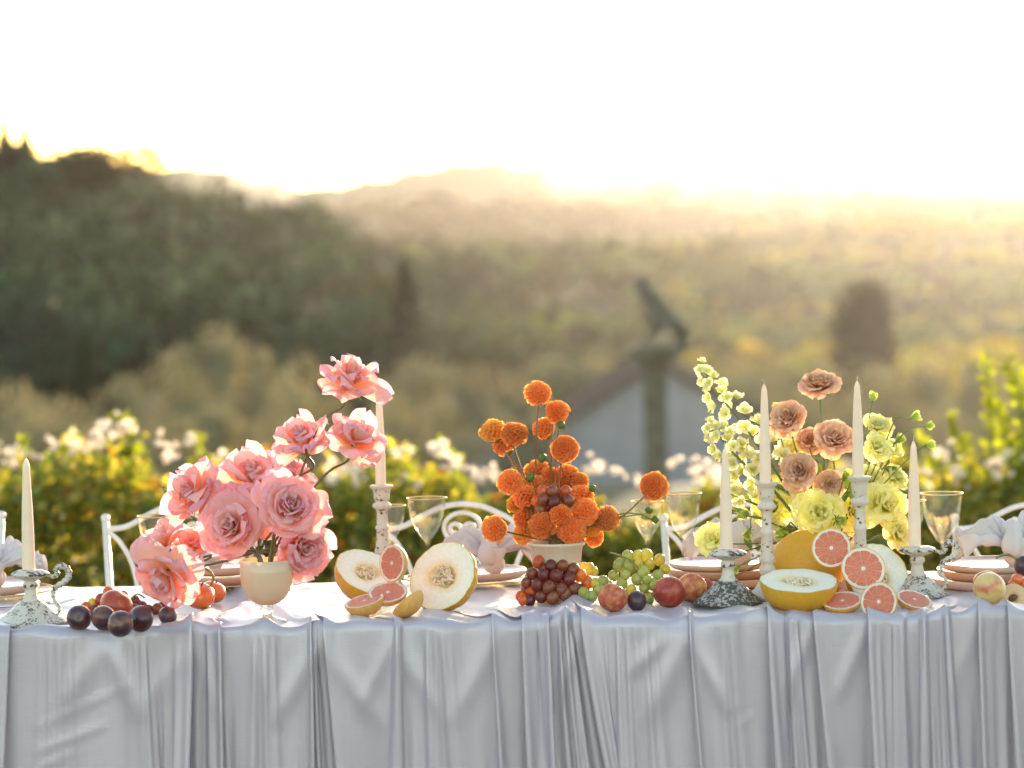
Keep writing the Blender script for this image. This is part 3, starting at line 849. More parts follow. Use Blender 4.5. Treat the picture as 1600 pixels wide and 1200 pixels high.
b.inputs['Sheen Weight'].default_value = .25; b.inputs['Sheen Roughness'].default_value = .35
L.new(c, b.inputs['Base Color'])
ad = N(nt, 'ShaderNodeMath'); ad.operation = 'ADD'; L.new(no.outputs['Fac'], ad.inputs[0]); L.new(no2.outputs['Fac'], ad.inputs[1])
bp = N(nt, 'ShaderNodeBump', Strength=.5, Distance=.0006); L.new(ad.outputs[0], bp.inputs['Height'])
bp2 = N(nt, 'ShaderNodeBump', Strength=.5, Distance=.004); L.new(no3.outputs['Fac'], bp2.inputs['Height']); L.new(bp.outputs[0], bp2.inputs['Normal'])
L.new(bp2.outputs[0], b.inputs['Normal'])
tr = N(nt, 'ShaderNodeBsdfTranslucent'); tr.inputs[0].default_value = (.6, .55, .55, 1)
mx = N(nt, 'ShaderNodeMixShader'); mx.inputs[0].default_value = .12
L.new(b.outputs[0], mx.inputs[1]); L.new(tr.outputs[0], mx.inputs[2]); L.new(mx.outputs[0], out.inputs[0])
cloth = link('tablecloth', npmesh('tablecloth', V, F), m_cloth)
tag(cloth, 'silvery lilac satin cloth gathered in deep folds over the front of the long table', 'tablecloth')

# ================================================================== TABLEWARE
def worn(name, paint, under, scale, amount, rough=.6):
    m, nt, out = nm(name); L = nt.links
    tc = N(nt, 'ShaderNodeTexCoord')
    n1 = N(nt, 'ShaderNodeTexNoise', Scale=scale, Detail=7.0, Roughness=.65); L.new(tc.outputs['Object'], n1.inputs['Vector'])
    n2 = N(nt, 'ShaderNodeTexNoise', Scale=scale * .25, Detail=2.0); L.new(tc.outputs['Object'], n2.inputs['Vector'])
    geo = N(nt, 'ShaderNodeNewGeometry')
    a = N(nt, 'ShaderNodeMath'); a.operation = 'MULTIPLY_ADD'; L.new(n2.outputs['Fac'], a.inputs[0]); a.inputs[1].default_value = .45; L.new(n1.outputs['Fac'], a.inputs[2])
    pt = N(nt, 'ShaderNodeMath'); pt.operation = 'MULTIPLY_ADD'; L.new(geo.outputs['Pointiness'], pt.inputs[0]); pt.inputs[1].default_value = 1.2; L.new(a.outputs[0], pt.inputs[2])
    mr = N(nt, 'ShaderNodeMapRange'); mr.inputs[1].default_value = amount; mr.inputs[2].default_value = amount + .035; L.new(pt.outputs[0], mr.inputs[0])
    n3 = N(nt, 'ShaderNodeTexNoise', Scale=scale * 2, Detail=5.0); L.new(tc.outputs['Object'], n3.inputs['Vector'])
    pa = mixcol(nt, n3.outputs['Fac'], paint, tuple(x * .82 for x in paint))
    c = mixcol(nt, mr.outputs[0], pa, under)
    b = N(nt, 'ShaderNodeBsdfPrincipled', Roughness=rough); L.new(c, b.inputs['Base Color'])
    bp = N(nt, 'ShaderNodeBump', Strength=.8, Distance=.0012); bp.invert = True; L.new(mr.outputs[0], bp.inputs['Height']); L.new(bp.outputs[0], b.inputs['Normal'])
    L.new(b.outputs[0], out.inputs[0]); return m
m_worn_cream = worn('worn_cream_paint', (.74, .63, .52), (.10, .055, .03), 110, 1.45)
m_worn_grey = worn('worn_grey_paint', (.74, .63, .55), (.07, .06, .05), 120, 1.46)
m_worn_base = worn('flaked_dark_base', (.50, .46, .43), (.10, .085, .065), 150, 1.30)
m_silverleaf = worn('tarnished_white_metal', (.72, .64, .54), (.16, .12, .09), 200, 1.41, .4)
m_wax = pm('candle_wax', (.93, .72, .56), (.89, .68, .52), scale=30, rough=.42, sss=.5, sssr=(.008, .006, .004), spec=.4)
m_wick = pm('wick', (.75, .68, .55), (.3, .25, .2), scale=300, rough=.9)

def mesh_of(vfc, name, smooth=True):
    mb = MB(); mb.add(*vfc); return mb.mesh(name, smooth)
def smprof(pr, k=3):
    sp = spline([(r, 0, z) for r, z in pr], k)
    return [(max(p.x, .0001), p.z) for p in sp]

def candle(x, ytop, ybase, Y, label, seed, r0=5.2, r1=9.2):
    b = at(x, ybase, Y); u = S(Y); h = (ybase - ytop) * u
    o = empty('taper_candle', b, label, 'candle', 'tall cream taper candles on the table')
    lean = random.Random(seed)
    R0, R1 = r0 * u, r1 * u
    pr = [(0.0001, 0), (R1, 0), (R1 * 1.0, h * .1), (R1 * .9, h * .45), (R0 * 1.05, h * .84), (R0 * .85, h * .90), (R0 * .45, h * .935), (R0 * .12, h * .955), (.0001, h * .957)]
    link('wax', mesh_of(lathe([pr[0], pr[1]] + smprof(pr[1:], 4), 28), 'wax'), m_wax, o)
    w = [(0, 0, h * .95), (.4 * u, 0, h * .97), (lean.uniform(-1, 1) * u, 0, h * .985), (lean.uniform(-4, 3) * u, 0, h * 1.0)]
    link('wick', mesh_of(tube(spline(w, 3), .75 * u, 6), 'wick'), m_wick, o)
    return o

def tall_stick(x, ytop, ybase, Y, label, m, flip=0):
    """turned wooden candlestick, drawn from its top down"""
    t = at(x, ytop, Y); u = S(Y); H = t.z - th(t.x, Y)
    o = empty('turned_candlestick', (t.x, Y, th(t.x, Y) - .001), label, 'candlestick', 'tall turned candlesticks with flaking paint')
    P = [(0, .0), (8, .0), (9.6, 0), (16.5, 0), (17.5, 1.5), (17, 4), (14.5, 5.5), (13, 9), (12.6, 16), (11.8, 22), (9.2, 25), (12.5, 27.5), (15.2, 31), (13.5, 35), (9, 38), (8, 42), (8.2, 52), (8.6, 62),
         (10.8, 64), (10.8, 67), (9, 70), (9.4, 84), (10.8, 97), (12.6, 101), (12.8, 105), (9.4, 108), (12.2, 112), (13, 118), (9.6, 123), (11, 128), (20, 140), (28, 147), (30, 152), (30, 156), (0.1, 156)]
    k = H / (156 * u)
    pr = [(r * u, H - z * u * k) for r, z in P]
    link('turned_stem', mesh_of(lathe(pr, 36), 'turned_stem'), m, o)
    # drip pan as its own part
    pp = [(10.2 * u, H + .3 * u), (17.8 * u, H + .6 * u), (18.6 * u, H - .8 * u), (18 * u, H - 2.6 * u), (10.2 * u, H - 2.6 * u)]
    link('drip_pan', mesh_of(lathe(pp, 32), 'drip_pan'), m, o)
    return o, t
def low_holder(x, ytop, ybase, Y, label, ms, handle=0, wide=1.0):
    t = at(x, ytop, Y); u = S(Y); zb = th(t.x, Y); H = t.z - zb
    o = empty('candle_holder', (t.x, Y, zb), label, 'candlestick', 'low round footed candle holders')
    k = H / (92 * u)
    fl = lambda a, z, r: 1 + (.035 * math.sin(a * 12 + z * 900) if z < 30 * u else 0)
    Pb = [(0.1, 0), (54, 0), (56, 2), (55, 5), (48, 9), (40, 15), (31, 24), (23, 33), (17.5, 38), (15, 38.5)]
    Pb = [(r * wide, z) for r, z in Pb]
    Ps = [(14.5, 38.5), (15, 40), (12, 42), (10, 48), (9, 55), (8.6, 60), (11, 62), (12, 66), (11, 70), (8.5, 72), (12, 75), (22, 79), (29.5, 83.5), (30, 85.5), (27, 88), (20, 91), (11, 92.5), (9.5, 91), (0.1, 91)]
    link('foot', mesh_of(lathe([(r * u, z * u * k) for r, z in Pb], 60, rib=fl), 'foot'), ms[1], o)
    link('stem_and_cup', mesh_of(lathe([(r * u, z * u * k) for r, z in Ps], 40), 'stem_and_cup'), ms[0], o)
    if handle:
        pts = [(28, 84), (37, 80), (43, 84), (42, 92), (50, 98), (60, 92), (61, 80), (53, 70), (40, 62), (36, 52), (38, 40), (45, 28), (42, 16), (34, 10)]
        sp = spline([(px_ * u * handle, -6 * u, z * u * k) for px_, z in pts], 5)
        n = len(sp)
        rad = [u * (2.6 + 2.4 * math.sin(math.pi * min(1, i / n * 1.25)) + 1.0 * math.sin(i * 1.9)) for i in range(n)]
        link('handle', mesh_of(tube(sp, rad, 10), 'handle'), ms[2], o)
    return o, t
CL = {}
lo1, t1 = low_holder(47, 890, 978, 6.53, 'low white metal candle holder with curled serpent handle at the left end of the table', (m_worn_grey, m_silverleaf, m_silverleaf), 1, 1.05)
candle(45, 706, 891, 6.53, 'cream taper candle in the handled holder at the far left', 1, 5.4, 10)
tall_stick(596, 758, 0, 7.15, 'flaking cream candlestick beside the pink roses, behind the cut grapefruit', m_worn_cream)
candle(595, 610, 759, 7.15, 'cream taper candle beside the topmost pink roses', 2, 4.8, 8.2)
low_holder(1137, 858, 950, 6.63, 'low candle holder with wide dark flaked foot between the plums and the cut melon', (m_worn_grey, m_worn_base, m_worn_base), 0)
candle(1135, 690, 859, 6.63, 'cream taper candle in the dark footed holder, left of the yellow flowers', 3, 5, 10)
tall_stick(1197, 753, 0, 6.74, 'pinkish turned candlestick just left of the whole yellow melon', m_worn_cream)
candle(1196, 592, 754, 6.74, 'cream taper candle in front of the pale flower spikes', 4, 4.8, 9)
tall_stick(1343, 744, 0, 6.74, 'turned candlestick in front of the yellow lisianthus, above the grapefruit', m_worn_cream)
candle(1341, 587, 745, 6.74, 'cream taper candle right of the taupe roses with a bent wick', 5, 4.8, 9.2)
low_holder(1433, 853, 935, 6.75, 'low white and gold candle holder with twisted handle on the right', (m_worn_cream, m_silverleaf, m_silverleaf), 1, .9)
candle(1429, 680, 854, 6.75, 'cream taper candle beside the right hand wine glass', 6, 5, 10)

def glassmat(name, real, tint=(.97, .96, .94), rough=0.0):
    m, nt, out = nm(name); L = nt.links
    b = N(nt, 'ShaderNodeBsdfPrincipled', Roughness=rough, IOR=1.45)
    b.inputs['Transmission Weight'].default_value = 1.0; b.inputs['Base Color'].default_value = c4(tint)
    t = N(nt, 'ShaderNodeBsdfTransparent'); t.inputs[0].default_value = c4(tint)
    g = N(nt, 'ShaderNodeBsdfGlossy', Roughness=.02); lw = N(nt, 'ShaderNodeLayerWeight', Blend=.5); pw = N(nt, 'ShaderNodeMath'); pw.operation = 'POWER'; L.new(lw.outputs['Facing'], pw.inputs[0]); pw.inputs[1].default_value = 3.5; f = N(nt, 'ShaderNodeMath'); f.operation = 'MULTIPLY_ADD'; L.new(pw.outputs[0], f.inputs[0]); f.inputs[1].default_value = .34; f.inputs[2].default_value = .03
    m1 = N(nt, 'ShaderNodeMixShader'); L.new(f.outputs[0], m1.inputs[0]); L.new(t.outputs[0], m1.inputs[1]); L.new(g.outputs[0], m1.inputs[2])
    m2 = N(nt, 'ShaderNodeMixShader'); m2.inputs[0].default_value = real; L.new(m1.outputs[0], m2.inputs[1]); L.new(b.outputs[0], m2.inputs[2])
    L.new(m2.outputs[0], out.inputs[0]); return m
m_glass = glassmat('clear_glass', .02)
m_foot = glassmat('solid_foot_glass', .55)
m_thin = glassmat('thin_clear_glass', .0, (.96, .93, .90))
m_gold = pm('gold_rim', (.78, .56, .22), rough=.35, metal=.25, transl=.25)
def goblet(x, yrim, rpx, ybase, label, flutes=14, amp=.035):
    b = on(x, ybase, TZ + .001); Y = b.y; u = S(Y); r = rpx * u
    z0 = th(b.x, Y); rimz = at(x, yrim + 3, Y).z - z0
    o = empty('wine_goblet', (b.x, Y, z0), label, 'glass', 'gold rimmed wine goblets')
    H = rimz; bowl = H * .46
    fl = lambda a, z, r_: 1 + (amp * math.sin(a * flutes) * min(1, max(0, (H - z) / (.25 * H))) if z > H - bowl * 1.15 and z < H * .97 else 0)
    outp = [(.0001, .003), (r * .9, .001), (r * .95, .0015), (r * .9, .004), (r * .3, .007), (.0042, .014), (.0034, H * .25), (.0038, H * .42), (.006, H * .50), (r * .36, H * .57), (r * .63, H * .66), (r * .83, H * .78), (r * .94, H * .90), (r * .995, H - .0008), (r, H)]
    w = .0014
    inn = [(r - w, H), (r * .995 - w, H - .0008), (r * .94 - w, H * .9), (r * .83 - w, H * .78), (r * .63 - w, H * .665), (r * .34 - w, H * .58), (.0001, H * .55)]
    pr = [(.0001, .0)] + [(r * .9, 0)] + outp[2:]
    link('glass', mesh_of(lathe(pr + inn, 56, rib=fl), 'glass'), m_glass, o)
    rg = lathe([(r - w * 1.2, H - .0012), (r + .0007, H - .0012), (r + .0008, H + .0012), (r - w * 1.2, H + .0012), (r - w * 1.2, H - .0012)], 56)
    link('gold_rim', mesh_of(rg, 'gold_rim'), m_gold, o)
    return o
goblet(247, 803, 30, 925, 'gold rimmed goblet half hidden behind the left pink roses')
goblet(303, 822, 26, 915, 'smaller goblet behind the drooping pink roses and the pedestal vase')
goblet(612, 787, 24, 903, 'smaller goblet behind the tall flaking candlestick')
goblet(669, 775, 31, 912, 'large goblet above the big cut melon')
goblet(1013, 780, 25, 903, 'smaller goblet behind the lone orange dahlia')
goblet(1070, 768, 28, 916, 'large goblet right of the orange dahlias')
goblet(1424, 779, 23, 908, 'smaller goblet behind the right hand candle')
goblet(1473, 768, 33, 925, 'large goblet at the right beside the twisted handle')

# vases
def frost(name, col, t=.35, tcol=None, rough=.3):
    return pm(name, col, tuple(c * .92 for c in col), scale=20, rough=rough, transl=t, tcol=tcol, spec=.5)
m_peach = pm('peach_glass', (.93, .82, .68), (.90, .76, .60), scale=14, rough=.22, transl=.5, tcol=(1.0, .95, .84), coat=.6, stretch=(1, 1, .25))
m_whitepot = frost('ivory_ribbed_ceramic', (.90, .75, .60), .35, (1, .85, .6), .35)
vb = on(418, 971, TZ); u = S(vb.y)
vase = empty('pedestal_vase', (vb.x, vb.y, th(vb.x, vb.y) - .002), 'peach glass pedestal vase holding the pink roses', 'vase')
zt = at(418, 874, vb.y).z - vase.location.z; k = zt / (97 * u)
pr = [(11, 27), (18, 29), (28, 36), (36, 47), (40, 60), (42, 78), (42, 97), (40.5, 97), (40, 78), (38, 60), (33, 48), (24, 38), (.1, 33)]
link('bowl', mesh_of(lathe([(r_ * u, z * u * k) for r_, z in [(.1, 27)] + pr], 48), 'bowl'), m_peach, vase)
pr = [(.1, 0), (32, 0), (33, 1), (28, 3.5), (14, 7), (7, 11), (7, 14), (10.5, 17), (11, 21), (8, 25), (11, 27), (.1, 27.5)]
link('foot', mesh_of(lathe([(r_ * u, z * u * k) for r_, z in pr], 48), 'foot'), m_foot, vase)
pb_ = on(871, 938, TZ); u = S(pb_.y)
pot = empty('ribbed_pot', (pb_.x, pb_.y, th(pb_.x, pb_.y) - .001), 'ivory ribbed tapering pot holding the orange dahlias', 'pot')
zt = at(871, 846, pb_.y).z - pot.location.z; k = zt / (92 * u)
pr = [(.1, 0), (30, 0), (32, 3), (34, 30), (38, 62), (41, 84), (45, 87), (46, 91), (44, 92), (40, 90), (36, 60), (.1, 50)]
link('body', mesh_of(lathe([(r_ * u, z * u * k) for r_, z in pr], 144, rib=lambda a, z, r_: 1 + (.014 * math.sin(a * 36) if z < 84 * u * k else 0)), 'body'), m_whitepot, pot)
yb = on(1300, 905, TZ); u = S(yb.y)
ypot = empty('hidden_bowl', (yb.x, yb.y, th(yb.x, yb.y) - .001), 'low ivory bowl behind the melons holding the yellow flowers', 'bowl')
pr = [(.1, 0), (34, 0), (36, 3), (44, 30), (52, 52), (54, 60), (51, 60), (42, 30), (.1, 20)]
link('body', mesh_of(lathe([(r_ * u, z * u) for r_, z in pr], 64), 'body'), m_whitepot, ypot)

# plates, napkins, forks
m_terra = pm('terracotta_glaze', (.52, .26, .17), (.46, .22, .14), scale=12, rough=.28, coat=.4)
m_blush = pm('blush_glaze', (.64, .42, .34), (.58, .37, .29), scale=12, rough=.25, coat=.4)
m_napkin = pm('white_linen', (.84, .76, .75), (.80, .72, .71), scale=8, rough=.8, bump=.0002, bscale=500, transl=.35, sheen=.2)
m_steel = pm('silver_cutlery', (.75, .72, .68), rough=.22, metal=1.0)
def plate(cx, cy, z, R_, m, label, rim=.02, cat='plate', grp='dinner plates at the place settings'):
    pr = [(.0001, .0), (R_ * .86, 0), (R_ * .9, .001), (R_ * .97, .004), (R_, rim * .5), (R_ * 1.002, rim * .9), (R_ * .995, rim), (R_ * .985, rim), (R_ * .95, rim * .85), (R_ * .8, rim * .55), (.0001, rim * .5)]
    o = link('dinner_plate', mesh_of(lathe(pr, 72), 'dinner_plate'), m, None, (cx, cy, z))
    tag(o, label, cat, grp); return o
def charger(cx, cy, z, R_, label):
    o = empty('glass_charger', (cx, cy, z), label, 'charger plate', 'glass charger plates with gold rims')
    pr = [(.0001, 0), (R_ * .6, 0), (R_ * .7, .002), (R_, .016), (R_, .018), (R_ * .7, .0045), (.0001, .003)]
    link('glass', mesh_of(lathe(pr, 72), 'glass'), m_thin, o)
    link('gold_rim', mesh_of(lathe([(R_ - .001, .0158), (R_ + .001, .0158), (R_ + .001, .0188), (R_ - .001, .0188), (R_ - .001, .0158)], 72), 'gold_rim'), m_gold, o)
def napkin(cx, cy, z, s, seed, label, spread=1.0):
    """knotted napkin: creased bunches of cloth either side of a twisted knot"""
    r_ = random.Random(seed); o = empty('napkin', (cx, cy, z), label, 'napkin', 'knotted cloth napkins on the plates')
    def lump(c, rad, name, ax, k, amp, sd_):
        mb = MB(); n1, n2 = 72, 44; ax = Vector(ax).normalized()
        e1 = ax.cross(Vector((.1, .3, 1))).normalized(); e2 = ax.cross(e1)
        for i in range(n2 + 1):
            t = math.pi * i / n2
            for j in range(n1):
                a = 2 * math.pi * j / n1
                d = ax * -math.cos(t) + e1 * (math.sin(t) * math.cos(a)) + e2 * (math.sin(t) * math.sin(a))
                # creases run along the axis and swirl
                tw = a + 1.3 * math.cos(t) + .5 * noise.noise(d * 2 + Vector((sd_, 0, 0)))
                cr_ = 1 - abs(math.sin(tw * k * .5 + 1.5 * noise.noise(d * 3 + Vector((0, sd_, 0)))))
                n_ = noise.noise(d * 2.3 + Vector((sd_, sd_, 0))) * .22 + noise.noise(d * 5 + Vector((0, 0, sd_))) * .09
                f_ = 1 + n_ * .8 + amp * .62 * (cr_ ** 1.2 - .5) * math.sin(t) ** .5
                p = Vector(c) + Vector((d.x * rad[0], d.y * rad[1], d.z * rad[2])) * f_
                p.z = max(p.z, .0015); mb.v.append(tuple(p)); mb.c.append((.5,) * 3)
        mb.f = [(i * n1 + j, i * n1 + (j + 1) % n1, (i + 1) * n1 + (j + 1) % n1, (i + 1) * n1 + j) for i in range(n2) for j in range(n1)]
        return link(name, mb.mesh(name), m_napkin, o)
    def gathered(p0, dirv, length, w0, w1, lift, ph, curlx=0.0):
        mb = MB(); nu, nv = 54, 20; d = Vector(dirv).normalized(); sd = d.cross(Vector((0, 0, 1))).normalized()
        for j in range(nv + 1):
            t = j / nv; w = w0 + (w1 - w0) * t ** .7
            for i in range(nu + 1):
                a = (i / nu - .5) * 2
                am = .25 + t
                fold = (abs(math.sin(a * 6.5 + ph + t * 1.2)) - .5) * .020 * s * am + noise.noise(Vector((a * 3 + ph, t * 3, ph))) * .016 * s * am
                along = length * (t * (1 - .16 * a * a)) + .008 * s * math.sin(a * 6 + ph) * t
                p = Vector(p0) + d * along + sd * (a * w + noise.noise(Vector((a * 2, t * 2, ph + 9))) * .012 * s * am)
                p.z += lift * math.sin(t * 2.5) * (1 - .5 * a * a) + fold - .012 * s * t ** 3
                p.z = max(p.z, .0025 + .003 * math.sin(i * .9 + ph))
                mb.v.append(tuple(p)); mb.c.append((.5,) * 3)
        for j in range(nv):
            for i in range(nu):
                k_ = j * (nu + 1) + i; mb.f.append((k_, k_ + 1, k_ + nu + 2, k_ + nu + 1))
        ob = link('gathered_end', mb.mesh('gathered_end'), m_napkin, o); md = ob.modifiers.new('t', 'SOLIDIFY'); md.thickness = .0016; return ob
    gathered((.006 * s, 0, .024 * s), (1, .35, 0), .078 * s * spread, .016 * s, .046 * s, .020 * s, r_.uniform(0, 6))
    gathered((.0, .004, .030 * s), (.75, .75, 0), .070 * s, .016 * s, .050 * s, .030 * s, r_.uniform(0, 6))
    gathered((-.006 * s, 0, .024 * s), (-1, .25, 0), .070 * s * spread, .016 * s, .042 * s, .018 * s, r_.uniform(0, 6))
    gathered((-.004 * s, .006, .028 * s), (-.6, .8, 0), .066 * s, .016 * s, .050 * s, .026 * s, r_.uniform(0, 6))
    pts = []; rad = []
    for i in range(41):
        a = -.6 + i / 40 * 2 * math.pi * 1.15; q_ = i / 40
        pts.append((.004 * s + .013 * s * (q_ - .5), -.004 * s - .019 * s * math.cos(a), (.027 + .019 * math.sin(a)) * s)); rad.append((.0135 + .003 * math.sin(i * .5)) * s)
    vs, fs = tube(pts, rad, 30)
    vs = [Vector(v) * 1 + Vector((0, -1, .4)).normalized() * .0022 * s * math.sin((k_ % 30) * .83 + (k_ // 30) * .16) for k_, v in enumerate(vs)]
    mb = MB(); mb.add(vs, fs); link('knot', mb.mesh('knot'), m_napkin, o)
    return o
def fork(px, py, ang, label):
    b = on(px, py, TZ + .004)
    o = link('fork', None) if False else None
    mb = MB(); s_ = 1.0
    pts = [(0, -.17, .004), (0, -.08, .003), (0, -.03, .006)]
    vs, fs = tube(spline(pts, 5), [.0042, .004, .0036, .003, .0028, .0026, .0025, .0025, .0026, .0028, .003], 8); mb.add(vs, fs)
    for k_ in range(4):
        x_ = (k_ - 1.5) * .0058
        mb.add(*tube(spline([(x_ * .4, -.032, .006), (x_, -.018, .004), (x_, .0, .006), (x_, .026, .012)], 4), [.0026, .0024, .002, .0018, .0017, .0016, .0016, .0015, .0015, .0014, .0014, .0012, .0006], 6))
    o = link('fork', mb.mesh('fork'), m_steel, None, (b.x, b.y, th(b.x, b.y) + .002), (0, 0, ang)); tag(o, label, 'fork', 'silver forks beside the plates'); return o
fork(690 - 222, 914, -1.35, 'silver fork just right of the pedestal vase, tines pointing right')
fork(100, 944, -1.25, 'silver fork behind the serpent handle of the left candle holder')
def pos(px, py): p = on(px, py, TZ); return p.x, p.y, th(p.x, p.y)
# left edge setting
x, y, z = pos(-25, 935); charger(x, y, z, .155, 'glass charger with gold rim at the far left edge')
plate(x, y, z + .014, .125, m_blush, 'pale pink plate at the far left edge under a white napkin')
napkin(x + .02, y, z + .034, 1.35, 1, 'white knotted napkin at the far left edge')
# behind the left roses
x, y, z = pos(345, 918); charger(x, y, z, .15, 'glass charger behind the drooping pink rose')
plate(x, y, z + .014, .13, m_terra, 'terracotta plate behind the pedestal vase')
plate(x, y, z + .034, .10, m_blush, 'small pale pink plate behind the pedestal vase')
napkin(x - .02, y, z + .05, 1.25, 2, 'white knotted napkin behind the pedestal vase')
# centre
x, y, z = pos(742, 912); charger(x, y, z, .16, 'glass charger with gold rim right of the big cut melon')
plate(x, y, z + .014, .118, m_blush, 'pale pink plate under the napkin between cut melon and dahlias')
napkin(x + .035, y - .01, z + .034, 1.5, 3, 'white knotted napkin between the big cut melon and the dahlia pot')
# right of centre
x, y, z = pos(1130, 912)
plate(x, y, z, .14, m_blush, 'wide pink plate at the bottom of the stack behind the dark footed holder', .022)
plate(x, y, z + .018, .128, m_terra, 'terracotta plate in the middle of the stack behind the dark footed holder', .022)
plate(x - .01, y, z + .036, .11, m_blush, 'pale plate on top of the stack behind the dark footed holder', .016)
napkin(x + .03, y, z + .05, 1.5, 4, 'cream knotted napkin behind the left yellow flowers')
x, y, z = pos(1560, 915); 
plate(x, y, z, .150, m_blush, 'wide pink plate at the bottom of the right hand stack', .022)
plate(x, y, z + .018, .135, m_terra, 'terracotta plate in the middle of the right hand stack', .022)
plate(x, y, z + .036, .125, m_blush, 'pale pink plate on top of the right hand stack', .018)
napkin(x + .03, y, z + .052, 1.6, 5, 'white knotted napkin on the right hand plate stack')

# ================================================================== CHAIRS
m_iron = pm('white_painted_iron', (.74, .68, .62), (.66, .58, .50), scale=25, rough=.45, bump=.0006, coat=.1)
CY_ = 7.85; u = S(CY_)
def mk_chair():
    o = empty('wrought_iron_chair', (0, CY_, 0), 'x', 'chair', 'white wrought iron garden chairs along the far side')
    hw = .203; zt = .865
    bt = lambda z: .10 * (z - .45)                # the back leans away from the table
    def P(x, z): return (x, bt(z), z)
    for sx in (-1, 1):
        link('back_post', mesh_of(tube([(sx * (hw - .03), .03, 0), P(sx * (hw - .022), .45), P(sx * hw, zt)], [.0095, .0095, .0085], 10), 'back_post'), m_iron, o)
        mb = MB(); v, f, _ = lathe([(.0001, -.012), (.007, -.011), (.0115, -.003), (.012, .003), (.008, .010), (.0001, .013)], 14); mb.add(v, f)
        link('finial', mb.mesh('finial'), m_iron, o, P(sx * hw, zt + .008))
        link('front_leg', mesh_of(tube([(sx * .19, -.38, .45), (sx * .2, -.40, .2), (sx * .205, -.42, 0)], .009, 10), 'front_leg'), m_iron, o)
        link('brace', mesh_of(tube(spline([P(sx * (hw - .006), .842), P(sx * .165, .81), P(sx * .135, .75), P(sx * .12, .66), P(sx * .11, .5)], 5), .0062, 10), 'brace'), m_iron, o)
    rail = [P(-hw, .846), P(-.15, .852), P(-.095, .880), P(-.05, .899), P(0, .906), P(.05, .899), P(.095, .880), P(.15, .852), P(hw, .846)]
    link('top_rail', mesh_of(tube(spline(rail, 6), .0075, 10), 'top_rail'), m_iron, o)
    # heart-shaped scroll
    for sx in (-1, 1):
        pts = []
        for i in range(15):
            a = math.radians(90 + i * 14.5)
            pts.append((sx * -math.cos(a) * -.0 + sx * .046 * -math.cos(a) * 1.0, 0.846 + .038 * math.sin(a)))
        c = (sx * .020, .842)
        for i in range(16):
            a = math.radians(-75 + i * 27); rr_ = .019 * (1 - i / 24)
            pts.append((sx * (.020 - rr_ * math.cos(a)), .842 + rr_ * math.sin(a)))
        link('scroll', mesh_of(tube(spline([P(x_, z_) for x_, z_ in pts], 3), .0056, 8), 'scroll'), m_iron, o)
    # pierced oval panel
    mb = MB(); g_ = .017
    for i in range(-6, 7):
        for j in range(-8, 9):
            x_ = i * g_; z_ = .69 + j * g_
            if (x_ / .105) ** 2 + ((z_ - .69) / .125) ** 2 > 1: continue
            rh = g_ * (.22 if (i + j) % 2 else .33)
            vs = []
            for k_ in range(16):
                a = 2 * math.pi * k_ / 16; q_ = 1 / max(abs(math.cos(a)), abs(math.sin(a)))
                vs.append((x_ + math.cos(a) * q_ * g_ / 2, 0, z_ + math.sin(a) * q_ * g_ / 2)); vs.append((x_ + math.cos(a) * rh, 0, z_ + math.sin(a) * rh))
            vs = [(a_[0], bt(a_[2]), a_[2]) for a_ in vs]
            mb.add(vs, [(2 * k_, 2 * ((k_ + 1) % 16), 2 * ((k_ + 1) % 16) + 1, 2 * k_ + 1) for k_ in range(16)])
    pn = link('pierced_panel', mb.mesh('pierced_panel', False), m_iron, o); md = pn.modifiers.new('t', 'SOLIDIFY'); md.thickness = .003
    ring = [P(.108 * math.cos(a), .69 + .128 * math.sin(a)) for a in [2 * math.pi * k_ / 40 for k_ in range(41)]]
    link('panel_frame', mesh_of(tube(ring, .006, 8), 'panel_frame'), m_iron, o)
    mb = MB(); v, f, _ = lathe([(.0001, .445), (.2, .445), (.212, .452), (.2, .459), (.0001, .459)], 40); mb.add([(a_[0], a_[1] - .2, a_[2]) for a_ in v], f)
    link('seat', mb.mesh('seat'), m_iron, o)
    return o
ch0 = mk_chair()
clabs = ['white iron chair cut off by the left picture edge, one post in view', 'white iron chair behind the left pink roses, its left post and finial in clear view', 'white iron chair with heart scroll above the napkin left of the dahlias',
         'white iron chair behind the orange dahlia and goblets, right of centre', 'white iron chair at the right edge behind the knotted napkin']
for i, cx in enumerate([-128, 288, 722, 1165, 1622]):
    o = ch0 if i == 0 else copy_tree(ch0)
    p = at(cx, 828, CY_); o.location = (p.x, CY_, at(cx, 790, CY_).z - .906); o['label'] = clabs[i]

# ================================================================== FRUIT
def uvs(n1=28, n2=18, squash=1.0, dimple=.0, cleft=0.0):
    pr = []
    for i in range(n2 + 1):
        t = math.pi * i / n2; r_ = math.sin(t); z_ = -math.cos(t) * squash
        z_ -= dimple * math.exp(-(r_ / .28) ** 2) * (1 if z_ > 0 else -.4)
        pr.append((max(r_, .0005), z_))
    rib = (lambda a, z, r_: 1 - cleft * math.exp(-((math.atan2(math.sin(a), math.cos(a))) / .22) ** 2)) if cleft else None
    return lathe(pr, n1, rib=rib)
m_plum = pm('dark_plum_skin', (.05, .024, .04), (.19, .045, .025), scale=1.3, rough=.36, coat=.15, lo=.42, hi=.72, sheen=.08, objrand=.3)
m_redplum = pm('red_plum_skin', (.34, .035, .02), (.55, .15, .05), scale=1.6, rough=.34, coat=.12, sss=.12, lo=.45, hi=.75, objrand=.15)
m_peachy = pm('nectarine_skin', (.50, .09, .04), (.74, .34, .10), scale=1.8, rough=.42, coat=.05, sss=.15, lo=.40, hi=.68, objrand=.12)
m_pear = pm('yellow_plum_skin', (.74, .50, .20), (.62, .16, .10), scale=1.2, rough=.38, coat=.1, sss=.25, lo=.5, hi=.7)
